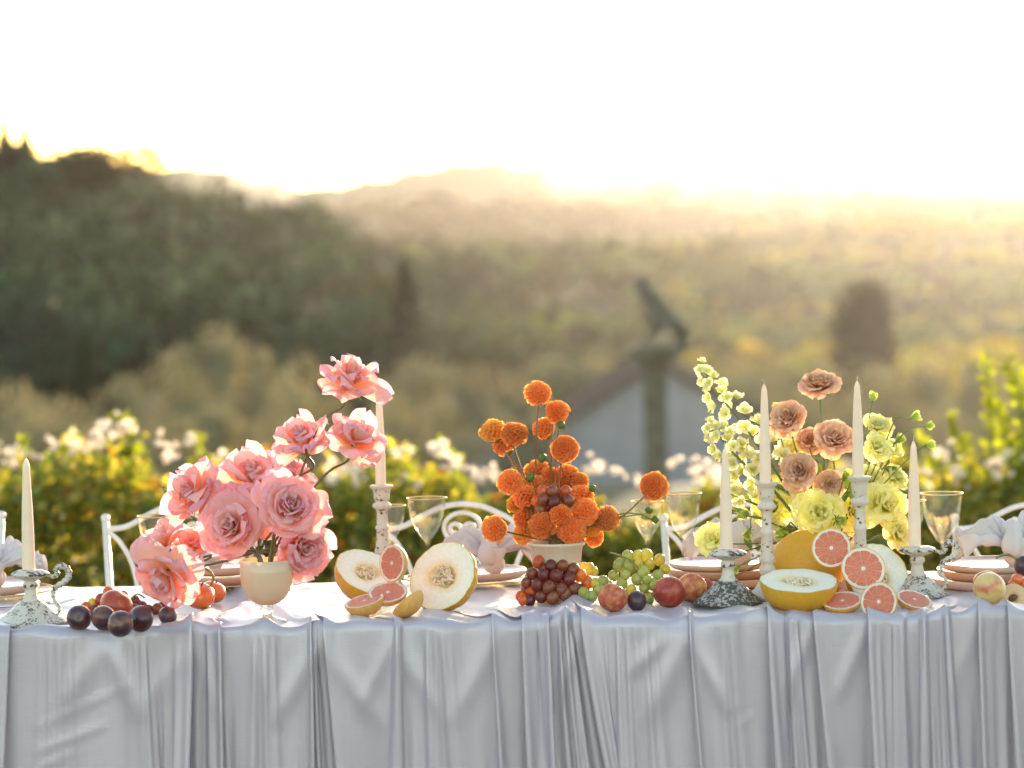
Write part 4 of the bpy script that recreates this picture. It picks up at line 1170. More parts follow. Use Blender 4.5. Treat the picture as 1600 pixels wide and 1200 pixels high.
m_persim = pm('orange_tomato_skin', (.78, .20, .04), (.66, .13, .03), scale=12, rough=.2, coat=.4, sss=.25)
m_brown = pm('dry_stem', (.16, .11, .05), (.10, .07, .03), scale=80, rough=.8)
me_fruit = mesh_of(uvs(32, 20, .96, .12, .06), 'skin'); me_pitstem = mesh_of(tube([(0, 0, .78), (.03, 0, .98), (.1, .02, 1.1)], [.05, .045, .05], 6), 'stalk')
def fruit(name, px, py, rpx, m, label, cat, rot=(0, 0, 0), sq=1.0, lift=0, grp=None, stalk=False, Yf=None):
    p = on(px, py, TZ + rpx * PXM)
    if Yf: p = at(px, py, Yf)
    R_ = rpx * S(p.y); p.z = max(p.z, th(p.x, p.y) + R_ * .93) if not lift else p.z
    o = empty(name, p, label, cat, grp)
    o.rotation_euler = rot; o.scale = (R_, R_, R_ * sq)
    me = me_fruit if m.name not in FM else FM[m.name]
    if m.name not in FM:
        me = me_fruit.copy(); me.materials.clear(); me.materials.append(m); FM[m.name] = me
    link('skin', me, None, o)
    if stalk: link('stalk', me_pitstem, m_brown, o)
    return o
FM = {}
PG = 'dark plums in the left fruit pile'
fruit('plum', 124, 965, 20, m_plum, 'dark reddish plum at the left end of the left fruit pile', 'plum', (1.4, .3, 0), .95, grp=PG)
fruit('plum', 162, 966, 20.5, m_plum, 'bluish plum between the leftmost plum and the front plum', 'plum', (1.0, .8, 2), .95, grp=PG)
fruit('plum', 188, 975, 21, m_plum, 'frontmost round dark plum at the edge of the cloth', 'plum', (1.5, -.3, 4), .97, grp=PG)
fruit('plum', 220, 967, 21.5, m_plum, 'dark plum right of the front plum under the pink rose', 'plum', (1.2, .5, 5), .95, grp=PG)
fruit('nectarine', 182, 946, 27, m_redplum, 'shiny red-orange nectarine behind the dark plums on the left', 'nectarine', (.5, .3, 1), .92)
fruit('tomato', 312, 934, 25, m_persim, 'orange tomato right of the lowest pink rose', 'tomato', (.3, .2, 0), .85, stalk=True)
fruit('tomato', 333, 928, 21, m_persim, 'orange tomato behind the first, touching the bunched cloth', 'tomato', (.3, -.2, 2), .85, stalk=True)
fruit('plum', 262, 962, 15, m_plum, 'small dark plum just under the lowest pink rose', 'plum', (1, 0, 1), .95)
fruit('peach', 957, 934, 23.5, m_peachy, 'orange-red peach in front of the green grapes', 'peach', (.3, .4, 1), 1.0)
fruit('plum', 995, 939, 16.5, m_plum, 'small dark plum between the peaches in front of the green grapes', 'plum', (1.2, .3, 1), .95)
fruit('nectarine', 1046, 925, 26, m_redplum, 'large red nectarine right of the green grapes', 'nectarine', (.3, .2, 2.4), 1.0)
fruit('nectarine', 1081, 919, 24, m_peachy, 'red and yellow nectarine just behind the largest one', 'nectarine', (.4, -.3, .4), 1.0)
fruit('plum', 1102, 917, 13, m_redplum, 'small red plum beside the dark footed candle holder', 'plum', (.4, -.3, .4), 1.0)
fruit('nectarine', 1545, 920, 26, m_redplum, 'red nectarine behind the yellow plum at the right edge', 'nectarine', (.4, .3, .4), .9)
fruit('plum', 1546, 930, 26, m_pear, 'yellow and pink plum with small scars at the right edge', 'plum', (1.3, .3, 2.4), 1.0)
fruit('plum', 1600, 884, 17, m_plum, 'dark plum on top of the fruit at the right picture edge', 'plum', (1.2, .3, 1), .95, lift=1, Yf=6.7)
fruit('plum', 1572, 922, 12, m_plum, 'small blue plum behind the halved plum at the right', 'plum', (1.2, .3, 1), .95)
for k_, (x_, y_, r_) in enumerate([(1590, 905, 10), (1604, 913, 11), (1583, 912, 8)]):
    fruit('tomato', x_, y_, r_, m_persim, ['small orange tomato on the right fruit pile, the left one of the upper two', 'small orange tomato cut by the right picture edge', 'smallest orange tomato on the right fruit pile'][k_], 'tomato', (.3, .3, k_), .95, lift=1, Yf=6.66)
# halved plum at the right
m_pflesh = pm('plum_flesh', (.80, .58, .30), (.74, .42, .22), scale=30, rough=.4, sss=.3)
m_pit = pm('plum_stone', (.22, .11, .05), (.14, .07, .03), scale=60, rough=.7, bump=.001)
def half_plum(px, py, rpx, Y, nrm, label):
    p = at(px, py, Y); R_ = rpx * S(Y); o = empty('halved_plum', p, label, 'plum'); orient(o, nrm, .5); o.scale = (R_,) * 3
    pr = [(.0005, -.9), (.3, -.86), (.6, -.7), (.85, -.42), (.98, -.15), (1, 0)]
    link('skin', mesh_of(lathe(pr, 32), 'skin'), m_pear, o)
    link('flesh', mesh_of(lathe([(.998, .0), (.9, .012), (.5, .01), (.36, -.03), (.28, -.12), (.0005, -.16)], 32), 'flesh'), m_pflesh, o)
    v, f, _ = lathe([(.0005, -.16), (.18, -.12), (.25, 0), (.18, .10), (.0005, .14)], 16); mb = MB(); mb.add([(a_[0] * 1.3, a_[1] * .9, a_[2]) for a_ in v], f)
    link('stone', mb.mesh('stone'), m_pit, o)
half_plum(1583, 934, 23, 6.58, (-.15, -.9, .35), 'halved plum with its stone showing at the right edge')

m_rgrape = pm('red_grape_skin', (.15, .028, .02), (.26, .06, .025), scale=1.3, rough=.38, coat=.15, sss=.35, sssr=(.012, .004, .002), objrand=.35, transl=.12, tcol=(4, 1.6, .6))
m_ogrape = pm('amber_grape_skin', (.62, .10, .02), (.72, .22, .03), scale=1.5, rough=.3, coat=.2, sss=.5, sssr=(.014, .005, .002), objrand=.2, transl=.25, tcol=(1.4, .8, .4))
m_ggrape = pm('green_grape_skin', (.40, .42, .09), (.50, .46, .12), scale=1.5, rough=.36, coat=.15, sss=.5, sssr=(.013, .011, .004), objrand=.12, transl=.18, tcol=(1.2, 1.1, .5))
m_ygrape = pm('yellow_grape_skin', (.72, .60, .10), (.66, .48, .06), scale=1.5, rough=.36, coat=.15, sss=.5, objrand=.1, transl=.25)
GM = {}
def gmesh(m):
    if m.name not in GM:
        me = mesh_of(uvs(18, 12, 1.08), 'grape'); me.materials.append(m); GM[m.name] = me
    return GM[m.name]
def bunch(cells, Y0, label, stem, seed, depth=.03):
    """cells: list of (px, py, rpx, material, dY) for the grapes one sees; more lie behind"""
    r_ = random.Random(seed)
    p = at(cells[0][0], cells[0][1], Y0)
    o = empty('grape_bunch', (p.x, Y0, th(p.x, Y0)), label, 'grapes', 'bunches of grapes on the table')
    for (px, py, rp, m, dY) in cells:
        q_ = at(px, py, Y0 + dY); R_ = rp * S(Y0 + dY)
        q_.z = max(q_.z, th(q_.x, q_.y) + R_ * .9)
        g_ = link('grape', gmesh(m), None, o, q_ - o.location, (r_.uniform(-.6, .6), r_.uniform(-.6, .6), 0)); g_.scale = (R_, R_, R_ * r_.uniform(.98, 1.12))
    if stem:
        link('stalk', mesh_of(tube(spline([at(a, b_, Y0 + d_) - o.location for a, b_, d_ in stem], 6), .0016, 7), 'stalk'), m_stem2, o)
    return o
m_stem2 = pm('vine_stalk', (.28, .26, .06), (.20, .15, .05), scale=60, rough=.6)
def fill(poly, n, rp, mats, seed, ymin=.0, dy=.05):
    r_ = random.Random(seed); out_ = []; tries = 0
    while len(out_) < n and tries < 6000:
        tries += 1
        cx, cy, rx, ry = poly
        a = r_.uniform(0, 6.28); q_ = math.sqrt(r_.random())
        x = cx + rx * q_ * math.cos(a); y = cy + ry * q_ * math.sin(a)
        if y > cy + ry * .72: continue
        if all((x - b_[0]) ** 2 + (y - b_[1]) ** 2 > (1.42 * rp) ** 2 for b_ in out_):
            out_.append((x, y, rp * r_.uniform(.88, 1.1), mats(x, y, r_), dy * (1 - math.sqrt(max(0, 1 - q_ * q_)))))
    return out_
# red bunch in front of the dahlia pot
rg = lambda x, y, r_: m_ogrape if (x > 905 or x < 822 or r_.random() < .07 or y < 884 and x < 850) else m_rgrape
cells = [(841, 878, 9.5, m_ogrape, .03), (861, 885, 10, m_rgrape, .02), (879, 884, 9.5, m_rgrape, .02), (896, 890, 10, m_rgrape, .02), (832, 897, 9.5, m_rgrape, .02), (850, 899, 10, m_rgrape, .0), (869, 900, 11, m_rgrape, -.005), (889, 905, 10.5, m_rgrape, 0), (907, 899, 10, m_ogrape, .02), (918, 910, 10, m_ogrape, .025), (913, 922, 9, m_ogrape, .03),
         (823, 911, 9, m_rgrape, .02), (840, 914, 10, m_rgrape, .0), (858, 917, 10.5, m_rgrape, -.01), (877, 921, 10.5, m_rgrape, -.01), (896, 920, 10, m_rgrape, .0), (905, 930, 9, m_rgrape, .01), (830, 925, 9, m_ogrape, .015), (846, 932, 10, m_rgrape, -.005), (864, 934, 10.5, m_rgrape, -.015), (883, 936, 10, m_rgrape, -.01), (814, 932, 8.5, m_ogrape, .01), (828, 938, 9, m_rgrape, .0), (817, 938, 8, m_ogrape, -.005), (898, 938, 8.5, m_rgrape, .005), (850, 889, 9, m_rgrape, .03), (887, 893, 8, m_rgrape, .03), (822, 922, 8.5, m_rgrape, .03), (872, 888, 8, m_rgrape, .04)]
bunch(cells, 6.72, 'bunch of dusky red grapes in front of the ribbed dahlia pot', None, 1)
bunch([(920, 889, 9, m_ygrape, 0), (912, 886, 7, m_ygrape, .01), (928, 893, 7, m_ygrape, .01)], 6.85, 'few yellow grapes right of the ribbed pot', None, 11)
gg = lambda x, y, r_: m_ygrape if (y < 890 and x > 985 or r_.random() < .1) else m_ggrape
cells = fill((1000, 908, 52, 42), 46, 9.2, gg, 5, dy=.06) + [(912, 928, 9, m_ggrape, -.01), (925, 938, 9, m_ggrape, -.01), (935, 922, 9, m_ggrape, 0), (918, 942, 8, m_ggrape, -.01), (931, 912, 9, m_ygrape, .01), (1014, 936, 8, m_ggrape, -.01), (942, 908, 9, m_ggrape, .01)]
bunch(cells, 6.72, 'bunch of pale green grapes behind the peaches', [(952, 863, .0), (968, 868, .0), (986, 876, .0), (1000, 892, .0)], 5)
cells = [(170, 926, 9, m_ogrape, .03), (158, 937, 9.5, m_redplum, .02), (176, 938, 10, m_ygrape, .01), (188, 938, 10, m_ogrape, .02), (192, 932, 9, m_ogrape, .04), (134, 951, 9.5, m_ogrape, .02), (145, 944, 8.5, m_ygrape, .03), (147, 955, 9, m_rgrape, .01), (143, 963, 9, m_rgrape, 0), (200, 945, 9, m_rgrape, .03), (212, 940, 8.5, m_rgrape, .04), (222, 948, 9, m_rgrape, .02), (210, 952, 9, m_rgrape, .01), (232, 957, 9, m_rgrape, .0), (163, 950, 8, m_rgrape, .04), (246, 962, 9, m_rgrape, 0), (254, 952, 9, m_rgrape, .02)]
bunch(cells, 6.66, 'mixed red and amber grapes tucked behind the dark plums on the left', [(205, 935, .0), (215, 928, .01), (226, 934, .02)], 7)
# curled fruit stalks
def stalk(pts, Y, r_, label, name='vine_stalk'):
    w_ = spline([at(a, b_, Y) for a, b_ in pts], 8); o = link(name, mesh_of(tube([p - w_[0] for p in w_], r_, 8), name), m_stem2, None, w_[0]); tag(o, label, 'stalk')
stalk([(286, 894), (300, 884), (322, 888), (333, 900), (330, 916)], 6.66, [.0025] * 200, 'curled golden vine stalk above the orange tomatoes') if False else None
def stalk2(pts, Y, r_, label):
    w_ = spline([at(a, b_, Y) for a, b_ in pts], 8); tag(link('vine_stalk', mesh_of(tube([p - w_[0] for p in w_], r_, 8), 'vine_stalk'), m_stem2, None, w_[0]), label, 'stalk')
stalk2([(284, 888), (300, 884), (320, 888), (333, 900), (329, 918)], 6.70, .0028, 'curled golden vine stalk arching over the orange tomatoes')
stalk2([(1556, 872), (1568, 867), (1580, 868), (1594, 880), (1600, 890)], 6.70, .0028, 'curved golden vine stalk over the right hand fruit')

# ------------------------------------------------------------------ melons
m_rind = pm('yellow_melon_rind', (.82, .44, .03), (.74, .34, .02), scale=14, rough=.42, bump=.0012, bscale=40, stretch=(4, 4, .6), coat=.12, sss=.12)
m_mflesh = pm('white_melon_flesh', (1, 1, 1), (.94, .92, .88), scale=9, attr=True, rough=.38, sss=.4, sssr=(.02, .014, .01), bump=.0003, bscale=120)
m_mgold = pm('melon_cavity_pulp', (.86, .62, .30), (.84, .66, .42), scale=50, rough=.3, bump=.0008, bscale=90)
m_seed = pm('melon_seed', (.86, .74, .56), (.76, .58, .38), scale=30, rough=.4)
mseed = mesh_of(lathe([(.0003, -1), (.3, -.8), (.45, -.2), (.42, .4), (.2, .85), (.0003, 1)], 8), 'seed')
mseed.materials.append(m_seed)
def melon_half(px, py, rpx, Y, nrm, label, depth=.9, spin=0.0, wob=0, seed=1, ell=1.0, rest=None):
    p = at(px, py, Y); R_ = rpx * S(Y)
    n_ = Vector(nrm).normalized()
    o = empty('melon_half', p, label, 'melon', 'cut yellow melons'); orient(o, n_, spin); o.scale = (R_, R_ * ell, R_)
    r_ = random.Random(seed)
    rb = lambda a, z, rr_: 1 + .010 * math.sin(a * 9 + seed) + .006 * math.sin(a * 21 + 1.0) + .004 * math.sin(a * 43 + z * 4)
    pr = [(.0005, -depth)] + [(math.sin(t), -math.cos(t) * depth) for t in [math.pi / 2 * i / 14 for i in range(1, 14)]] + [(1, -.01), (1.0, .0), (.985, .003)]
    link('rind', mesh_of(lathe(pr, 96, rib=rb), 'rind'), m_rind, o)
    fw = lambda a, z, rr_: rb(a, z, rr_) * (1 + .02 * wob * math.sin(a * 7)) if rr_ > .6 else 1 + .14 * math.sin(a * 2 + seed) + .05 * math.sin(a * 3 + 2 * seed) + .02 * math.sin(a * 11)
    pr = [(.985, .003), (.97, .006), (.8, .004), (.6, -.004), (.42, -.012), (.36, -.03)]
    cc = [(.80, .72, .34), (.88, .84, .60), (.92, .86, .74), (.92, .86, .76), (.90, .74, .48), (.84, .58, .26)]
    link('flesh', mesh_of(lathe(pr, 96, rib=fw, colf=lambda a, r_c, z_c, i: cc[i]), 'flesh'), m_mflesh, o)
    link('pulp', mesh_of(lathe([(.362, -.028), (.30, -.10), (.18, -.2), (.0005, -.24)], 48, rib=fw), 'pulp'), m_mgold, o)
    for k_ in range(64):
        a = r_.uniform(0, 6.28); q_ = math.sqrt(r_.random()) * .32
        sd_ = link('seed', mseed, None, o, (q_ * math.cos(a), q_ * math.sin(a), -.015 - .07 * r_.random() + .06 * q_), (r_.uniform(.7, 2.4), r_.uniform(-.6, .6), r_.uniform(0, 6.28)))
        sd_.scale = (.055, .032, .095)
    return o
melon_half(574, 893, 52, 6.68, (.36, -.50, .80), 'halved yellow melon beside the pedestal vase, cut side turned to the right', .95, seed=1)
melon_half(691, 900, 58, 6.66, (-.46, -.76, .46), 'largest halved melon with broad white cut face towards the viewer, left of the dahlias', .85, seed=2)
melon_half(1248, 907, 61, 6.55, (.02, -.20, .98), 'halved yellow melon lying with its cut face up, in front on the right', .88, wob=1, seed=3)
melon_half(1372, 900, 54, 6.72, (.35, -.85, .40), 'halved melon with white cut face behind the upright grapefruit halves', .85, seed=4)
# uncut one behind
p = at(1262, 882, 6.82); R_ = 56 * S(6.82)
wm = empty('yellow_melon', p, 'whole yellow melon behind the halved one and the candlestick', 'melon'); wm.rotation_euler = (.3, 1.15, .2); wm.scale = (R_, R_, R_ * 1.2)
mwr = mesh_of(lathe([(.0005, -1)] + [(math.sin(t), -math.cos(t)) for t in [math.pi * i / 26 for i in range(1, 26)]] + [(.0005, 1)], 72, rib=lambda a, z, r_: 1 + .012 * math.sin(a * 10)), 'rind')
link('rind', mwr, m_rind, wm)

# ------------------------------------------------------------------ grapefruit
m_peel = pm('grapefruit_peel', (.86, .47, .12), (.80, .38, .09), scale=5, rough=.38, bump=.0008, bscale=260, coat=.15, sss=.2)
m_pith = pm('grapefruit_pith', (.88, .74, .60), (.84, .66, .52), scale=30, rough=.6, sss=.3)
m_seg = pm('grapefruit_flesh', (.98, .22, .13), (.99, .40, .26), scale=9, rough=.3, bump=.005, bscale=26, stretch=(1, 1, 1), coat=.08, spec=.3, sss=.2, sssr=(.01, .004, .003), lo=.4, hi=.7)
def seg_mesh(w):
    mb = MB(); hw = w / 2 * .985; r0, r1 = .09, .86; vs = []; nr_, na_ = 7, 6
    RS = [0, .03, .25, .45, .65, .85, .97, 1]; US = [-1, -.95, -.5, 0, .5, .95, 1]
    for i in range(nr_ + 1):
        r_ = r0 + (r1 - r0) * RS[i]
        for j in range(na_ + 1):
            a = hw * US[j]
            sh = 1 - .05 * abs(US[j]) ** 4 * RS[i] ** 3
            gap = .0028 / max(r_, .12)
            a2 = max(-hw + gap, min(hw - gap, a)) if hw > gap else 0
            e_ = min(i, nr_ - i, j, na_ - j)
            vs.append((r_ * sh * math.cos(a2), r_ * sh * math.sin(a2), (.010 if e_ > 0 else -.018) + .006 * math.sin(i * 2.3 + j * 1.9)))
    fs = [(i * (na_ + 1) + j, (i + 1) * (na_ + 1) + j, (i + 1) * (na_ + 1) + j + 1, i * (na_ + 1) + j + 1) for i in range(nr_) for j in range(na_)]
    mb.add(vs, fs); me = mb.mesh('segment'); me.materials.append(m_seg); return me
NS = 10
sgm = seg_mesh(2 * math.pi / NS)
bp_ = [(.0005, -.98)] + [(math.sin(t), -math.cos(t) * .98) for t in [math.pi / 2 * i / 12 for i in range(1, 12)]] + [(1, -.02), (1, 0), (.985, .006), (.96, .004)]
peel_me = mesh_of(lathe(bp_, 56, rib=lambda a, z, r_: 1 + .006 * math.sin(a * 5)), 'peel'); peel_me.materials.append(m_peel)
pith_me = mesh_of(lathe([(.962, .004), (.88, .002), (.86, -.006), (.5, -.008), (.12, -.008), (.08, .004), (.0005, .006)], 56), 'pith'); pith_me.materials.append(m_pith)
def gfruit(px, py, rpx, Y, nrm, label, spin=0.0, flat=1.0):
    p = at(px, py, Y); R_ = rpx * S(Y)
    o = empty('grapefruit_half', p, label, 'grapefruit', 'halved pink grapefruits'); orient(o, nrm, spin); o.scale = (R_, R_, R_ * flat)
    link('peel', peel_me, None, o); link('pith', pith_me, None, o)
    for k_ in range(NS): link('segment', sgm, None, o, (0, 0, 0), (0, 0, 2 * math.pi * k_ / NS))
    return o
gfruit(612, 880, 30, 6.58, (-.72, -.66, .12), 'pink grapefruit half standing on edge on top of the left grapefruit pile', .2, .75)
gfruit(606, 925, 31, 6.55, (-.05, -.42, .9), 'pink grapefruit half tilted face up in the middle of the left grapefruit pile', .6, .6)
gfruit(569, 938, 32, 6.53, (-.22, -.18, .95), 'pink grapefruit half lying low at the left of the left grapefruit pile', .1, .85)
gfruit(636, 941, 29, 6.51, (-.60, .30, .72), 'grapefruit half seen from its peel side in front of the largest cut melon', .3, .75)
gfruit(1299, 856, 31, 6.64, (-.22, -.95, .15), 'topmost pink grapefruit half leaning on the whole melon', .3, .6)
gfruit(1349, 888, 35, 6.60, (.05, -.90, .42), 'large upright pink grapefruit half leaning on the white melon face', .1, .5)
gfruit(1316, 938, 32, 6.52, (-.12, -.32, .94), 'grapefruit half lying face up right of the halved melon', .0, .62)
gfruit(1373, 940, 31, 6.48, (-.48, -.85, .20), 'pink grapefruit half propped on edge at the very front', .2, .6)
gfruit(1429, 936, 29, 6.53, (.22, -.36, .9), 'pink grapefruit half lying at the right end of the pile near the white candle holder', .3, .7)
fruit('orange', 1300, 925, 24, m_persim, 'orange fruit mostly hidden behind the halved melon and the grapefruit', 'orange', (.3, .3, 0), .9, lift=1, Yf=6.66)
# long picks holding the left pile
for k_, (a, b_) in enumerate([((617, 960), (617, 930)), ((640, 865), (617, 905))]): pass

# ================================================================== FLOWERS
def petal_mat(name, transl, rough=.5, tcol=(1.15, 1, .9), bump=.0):
    m, nt, out = nm(name); L = nt.links
    at_ = N(nt, 'ShaderNodeVertexColor'); at_.layer_name = 'c'
    oi = N(nt, 'ShaderNodeObjectInfo')
    hs = N(nt, 'ShaderNodeHueSaturation')
    r1 = N(nt, 'ShaderNodeMapRange'); r1.inputs[3].default_value = .9; r1.inputs[4].default_value = 1.1
    L.new(oi.outputs['Random'], r1.inputs[0]); L.new(r1.outputs[0], hs.inputs['Value']); L.new(at_.outputs[0], hs.inputs['Color'])
    tc = N(nt, 'ShaderNodeTexCoord'); no = N(nt, 'ShaderNodeTexNoise', Scale=3.0, Detail=4.0); L.new(tc.outputs['Object'], no.inputs['Vector'])
    col = mixcol(nt, .25, hs.outputs[0], mixcol(nt, no.outputs['Fac'], (1.0, .84, .84), (1, 1, 1)), 'MULTIPLY')
    b = N(nt, 'ShaderNodeBsdfPrincipled', Roughness=rough); L.new(col, b.inputs['Base Color']); b.inputs['Specular IOR Level'].default_value = .2
    t = N(nt, 'ShaderNodeBsdfTranslucent'); L.new(mixcol(nt, 1.0, col, tcol, 'MULTIPLY'), t.inputs[0])
    mx = N(nt, 'ShaderNodeMixShader'); mx.inputs[0].default_value = transl
    L.new(b.outputs[0], mx.inputs[1]); L.new(t.outputs[0], mx.inputs[2]); L.new(mx.outputs[0], out.inputs[0])
    return m
m_rose = petal_mat('pink_petal', .5, .5, (1.04, 1.0, .94))
m_taupe = petal_mat('taupe_petal', .3, .55, (1.2, .95, .7))
m_liz = petal_mat('yellow_petal', .55, .5, (1.05, 1.04, .82))
m_dahl = petal_mat('orange_petal', .38, .5, (1.2, 1.0, .6))
m_sepal = pm('green_sepal', (.16, .24, .05), (.10, .16, .035), scale=60, rough=.5, transl=.3, tcol=(1.3, 1.3, .4))
m_dstem = pm('flower_stem', (.14, .12, .04), (.10, .07, .03), scale=80, rough=.5)
m_gstem = pm('green_flower_stem', (.10, .17, .03), (.13, .17, .05), scale=80, rough=.45)
m_rstem = pm('reddish_stem', (.28, .10, .06), (.2, .12, .05), scale=80, rough=.5)
def lerp(a, b, t): return a + (b - a) * t
def c_l(a, b, t): return tuple(lerp(x, y, t) for x, y in zip(a, b))

def petal(rg_, az, Lp, Wp, th0, th1, curl, rb, zb, ruff, wrap, cb, ct, ce, nu=10, nv=10, side=.12, notch=0.0, mb=None):
    """one cupped petal growing from the flower's axis"""
    r_, z_ = rb, zb; path = [(r_, z_, th0)]
    for i in range(nv):
        v = (i + .5) / nv
        th_ = th0 + (th1 - th0) * (v * v * (3 - 2 * v)) + curl * max(0, (v - .62) / .38) ** 1.7
        r_ += math.sin(th_) * Lp / nv; z_ += math.cos(th_) * Lp / nv
        path.append((r_, z_, th_))
    f1, p1 = rg_.uniform(2.2, 4.2), rg_.uniform(0, 6.28); f2, p2 = rg_.uniform(5, 8), rg_.uniform(0, 6.28); sk_ = rg_.uniform(-.15, .15)
    vs, cs = [], []
    for i, (pr_, pz_, th_) in enumerate(path):
        v = i / nv
        w = Wp * (.30 + .70 * math.sin(min(1, v / .62) * math.pi / 2)) * math.sqrt(max(.0, 1 - max(0, (v - .58) / .42) ** 2.6 * .93))
        for j in range(nu + 1):
            u_ = 2 * j / nu - 1
            re = max(pr_, .16)
            a = az + u_ * w / re * wrap; a = az + max(-2.2, min(2.2, a - az))
            x = pr_ * math.cos(a); y = pr_ * math.sin(a)
            # flatten the rest of the width along the tangent
            tx, ty = -math.sin(az), math.cos(az)
            x += tx * u_ * w * (1 - wrap); y += ty * u_ * w * (1 - wrap)
            nrx, nrz = math.cos(th_), -math.sin(th_)
            d = ruff * v ** 1.5 * (abs(u_) ** 1.2 * math.sin(u_ * f1 + p1) + .55 * math.sin(u_ * f2 + p2 + v * 2) * v)
            d += side * (abs(u_) ** 2.5) * v * Wp
            zc = pz_ + nrz * d - notch * (1 - abs(u_)) ** 2 * (v ** 6)
            zc += sk_ * u_ * v * w
            x += math.cos(a) * nrx * d; y += math.sin(a) * nrx * d
            vs.append((x, y, zc))
            e_ = max(0, (max(v, abs(u_) * .95) - .75) / .25) ** 1.5 if v > .3 else 0
            c = c_l(cb, ct, min(1, v * 1.15) ** 1.3); c = c_l(c, ce, e_ * .6)
            cs.append(c)
    fs = [(i * (nu + 1) + j, (i + 1) * (nu + 1) + j, (i + 1) * (nu + 1) + j + 1, i * (nu + 1) + j + 1) for i in range(nv) for j in range(nu)]
    mb = mb or MB(); mb.add(vs, fs, cs); return mb

def rose_variant(seed, n=27, cols=None, open_=1.0, ruff=.09, name='petal', mat_=None, joined=False, nu=10, nv=10, lens=(.46, .98), wid=(.30, .62), thmax=1.45, curlmax=1.1, notch=0, core=.35, jit=.30):
    rg_ = random.Random(seed); out_ = []; big = MB()
    for i in range(n):
        t = i / (n - 1)
        to = t * open_
        az = i * 2.39996 + rg_.uniform(-.25, .25)
        th1 = lerp(-.18, thmax, to ** 1.25) + rg_.uniform(-jit, jit) * t
        th0 = lerp(.02, 1.15, to ** 1.1)
        curl = lerp(.1, curlmax, to) * rg_.uniform(.5, 1.4)
        Lp = lerp(lens[0], lens[1], t ** .8) * rg_.uniform(1 - jit * .5, 1 + jit * .4); Wp = lerp(wid[0], wid[1], t ** .7) * rg_.uniform(.9, 1.12)
        rb_ = lerp(.03, .12, t); zb_ = lerp(.10, -.04, t)
        cb, ct, ce = cols(t, rg_)
        pm_ = petal(rg_, az, Lp, Wp, th0, th1, curl, rb_, zb_, ruff * lerp(.25, 1, t), lerp(.95, .42, t), cb, ct, ce, nu, nv, side=lerp(.0, .16, t), notch=notch, mb=big if joined else None)
        if not joined:
            me = pm_.mesh('petal'); me.materials.append(mat_); out_.append(me)
    if joined:
        me = big.mesh('petals'); me.materials.append(mat_); return [me]
    return out_
def pinkc(t, g_):
    v = g_.uniform(.92, 1.06)
    return ((.96, .60, .34), (.93 * v, (.50 + .09 * (1 - t)) * v, .55 * v), (.95, .61 + g_.uniform(-.08, .08), .72 + g_.uniform(-.1, .1)))
ROSES = [rose_variant(s_, 27, pinkc, 1.0, .15, mat_=m_rose, thmax=1.25, curlmax=1.0, wid=(.32, .70), lens=(.48, 1.0), jit=.34, nu=12, nv=12) for s_ in (11, 12, 13)] + [rose_variant(s_, 19, pinkc, 1.1, .24, mat_=m_rose, thmax=1.5, curlmax=1.1, lens=(.6, 1.1), wid=(.36, .64), notch=.06, jit=.5, nu=12, nv=12) for s_ in (21, 22, 25)]
cal = MB(); v, f, _ = lathe([(.0005, -.34), (.05, -.32), (.10, -.22), (.13, -.10), (.10, .02)], 12); cal.add(v, f)
for k_ in range(5):
    a = k_ * 1.2566; pts = [(.1 * math.cos(a), .1 * math.sin(a), -.08), (.34 * math.cos(a), .34 * math.sin(a), -.12), (.55 * math.cos(a), .55 * math.sin(a), -.26)]
    s_ = Vector((-math.sin(a), math.cos(a), 0))
    P_ = [Vector(q_) for q_ in pts]
    cal.add([P_[0] - s_ * .06, P_[0] + s_ * .06, P_[1] + s_ * .07, P_[1] - s_ * .07, P_[2]], [(0, 1, 2, 3), (3, 2, 4)])
me_cal = cal.mesh('calyx'); me_cal.materials.append(m_sepal)
def wloc(o): return o.location
def add_stem(o, pts, r_, m, R_, name='stem', leafs=0, seed=0, leafsz=.035):
    """pts world points; made in the flower's own frame"""
    q_ = o.rotation_quaternion.inverted()
    lp = [(q_ @ (Vector(p) - o.location)) / R_ for p in pts]
    sp = spline(lp, 6)
    link(name, mesh_of(tube(sp, [r_ / R_ * (.8 + .35 * i / len(sp)) for i in range(len(sp))], 7), name), m, o)
    rg_ = random.Random(seed)
    for k_ in range(leafs):
        p = sp[int(len(sp) * rg_.uniform(.25, .75))]
        d = Vector((rg_.gauss(0, 1), rg_.gauss(0, 1), rg_.gauss(0, .7))).normalized(); s_ = d.cross(Vector((rg_.gauss(0, 1), rg_.gauss(0, 1), rg_.gauss(0, 1)))).normalized(); up = d.cross(s_)
        l = leafsz / R_ * rg_.uniform(.7, 1.2); mb = MB()
        for i in range(6):
            t = i / 5; w = .26 * math.sin(math.pi * (t * .92 + .04)) * l
            for j in (-1, 0, 1): mb.v.append(tuple(p + d * l * t + s_ * w * j + up * (l * .25 * t * t - abs(j) * w * -.3))); mb.c.append((.5,) * 3)
        for i in range(5):
            for j in range(2): a = i * 3 + j; mb.f.append((a, a + 1, a + 4, a + 3))
        link('leaf', mb.mesh('leaf'), m_sepal, o)
def rose(px, py, rpx, Y, face, var, label, root, mids=(), spin=0.0, grp='pink garden roses in the pedestal vase', hasstem=True):
    p = at(px, py, Y); R_ = rpx * S(Y) * 1.14
    o = empty('rose', p - Vector(face).normalized() * R_ * .35, label, 'rose', grp); orient(o, face, spin); o.scale = (R_,) * 3
    for me in ROSES[var]: link('petal', me, None, o)
    link('calyx', me_cal, None, o)
    if hasstem:
        f_ = Vector(face).normalized()
        b0 = o.location - f_ * R_ * .3
        add_stem(o, [b0, b0 - f_ * .03] + [at(a, b_, y_) for a, b_, y_ in mids] + [root], .0028, m_dstem, R_)
    return o
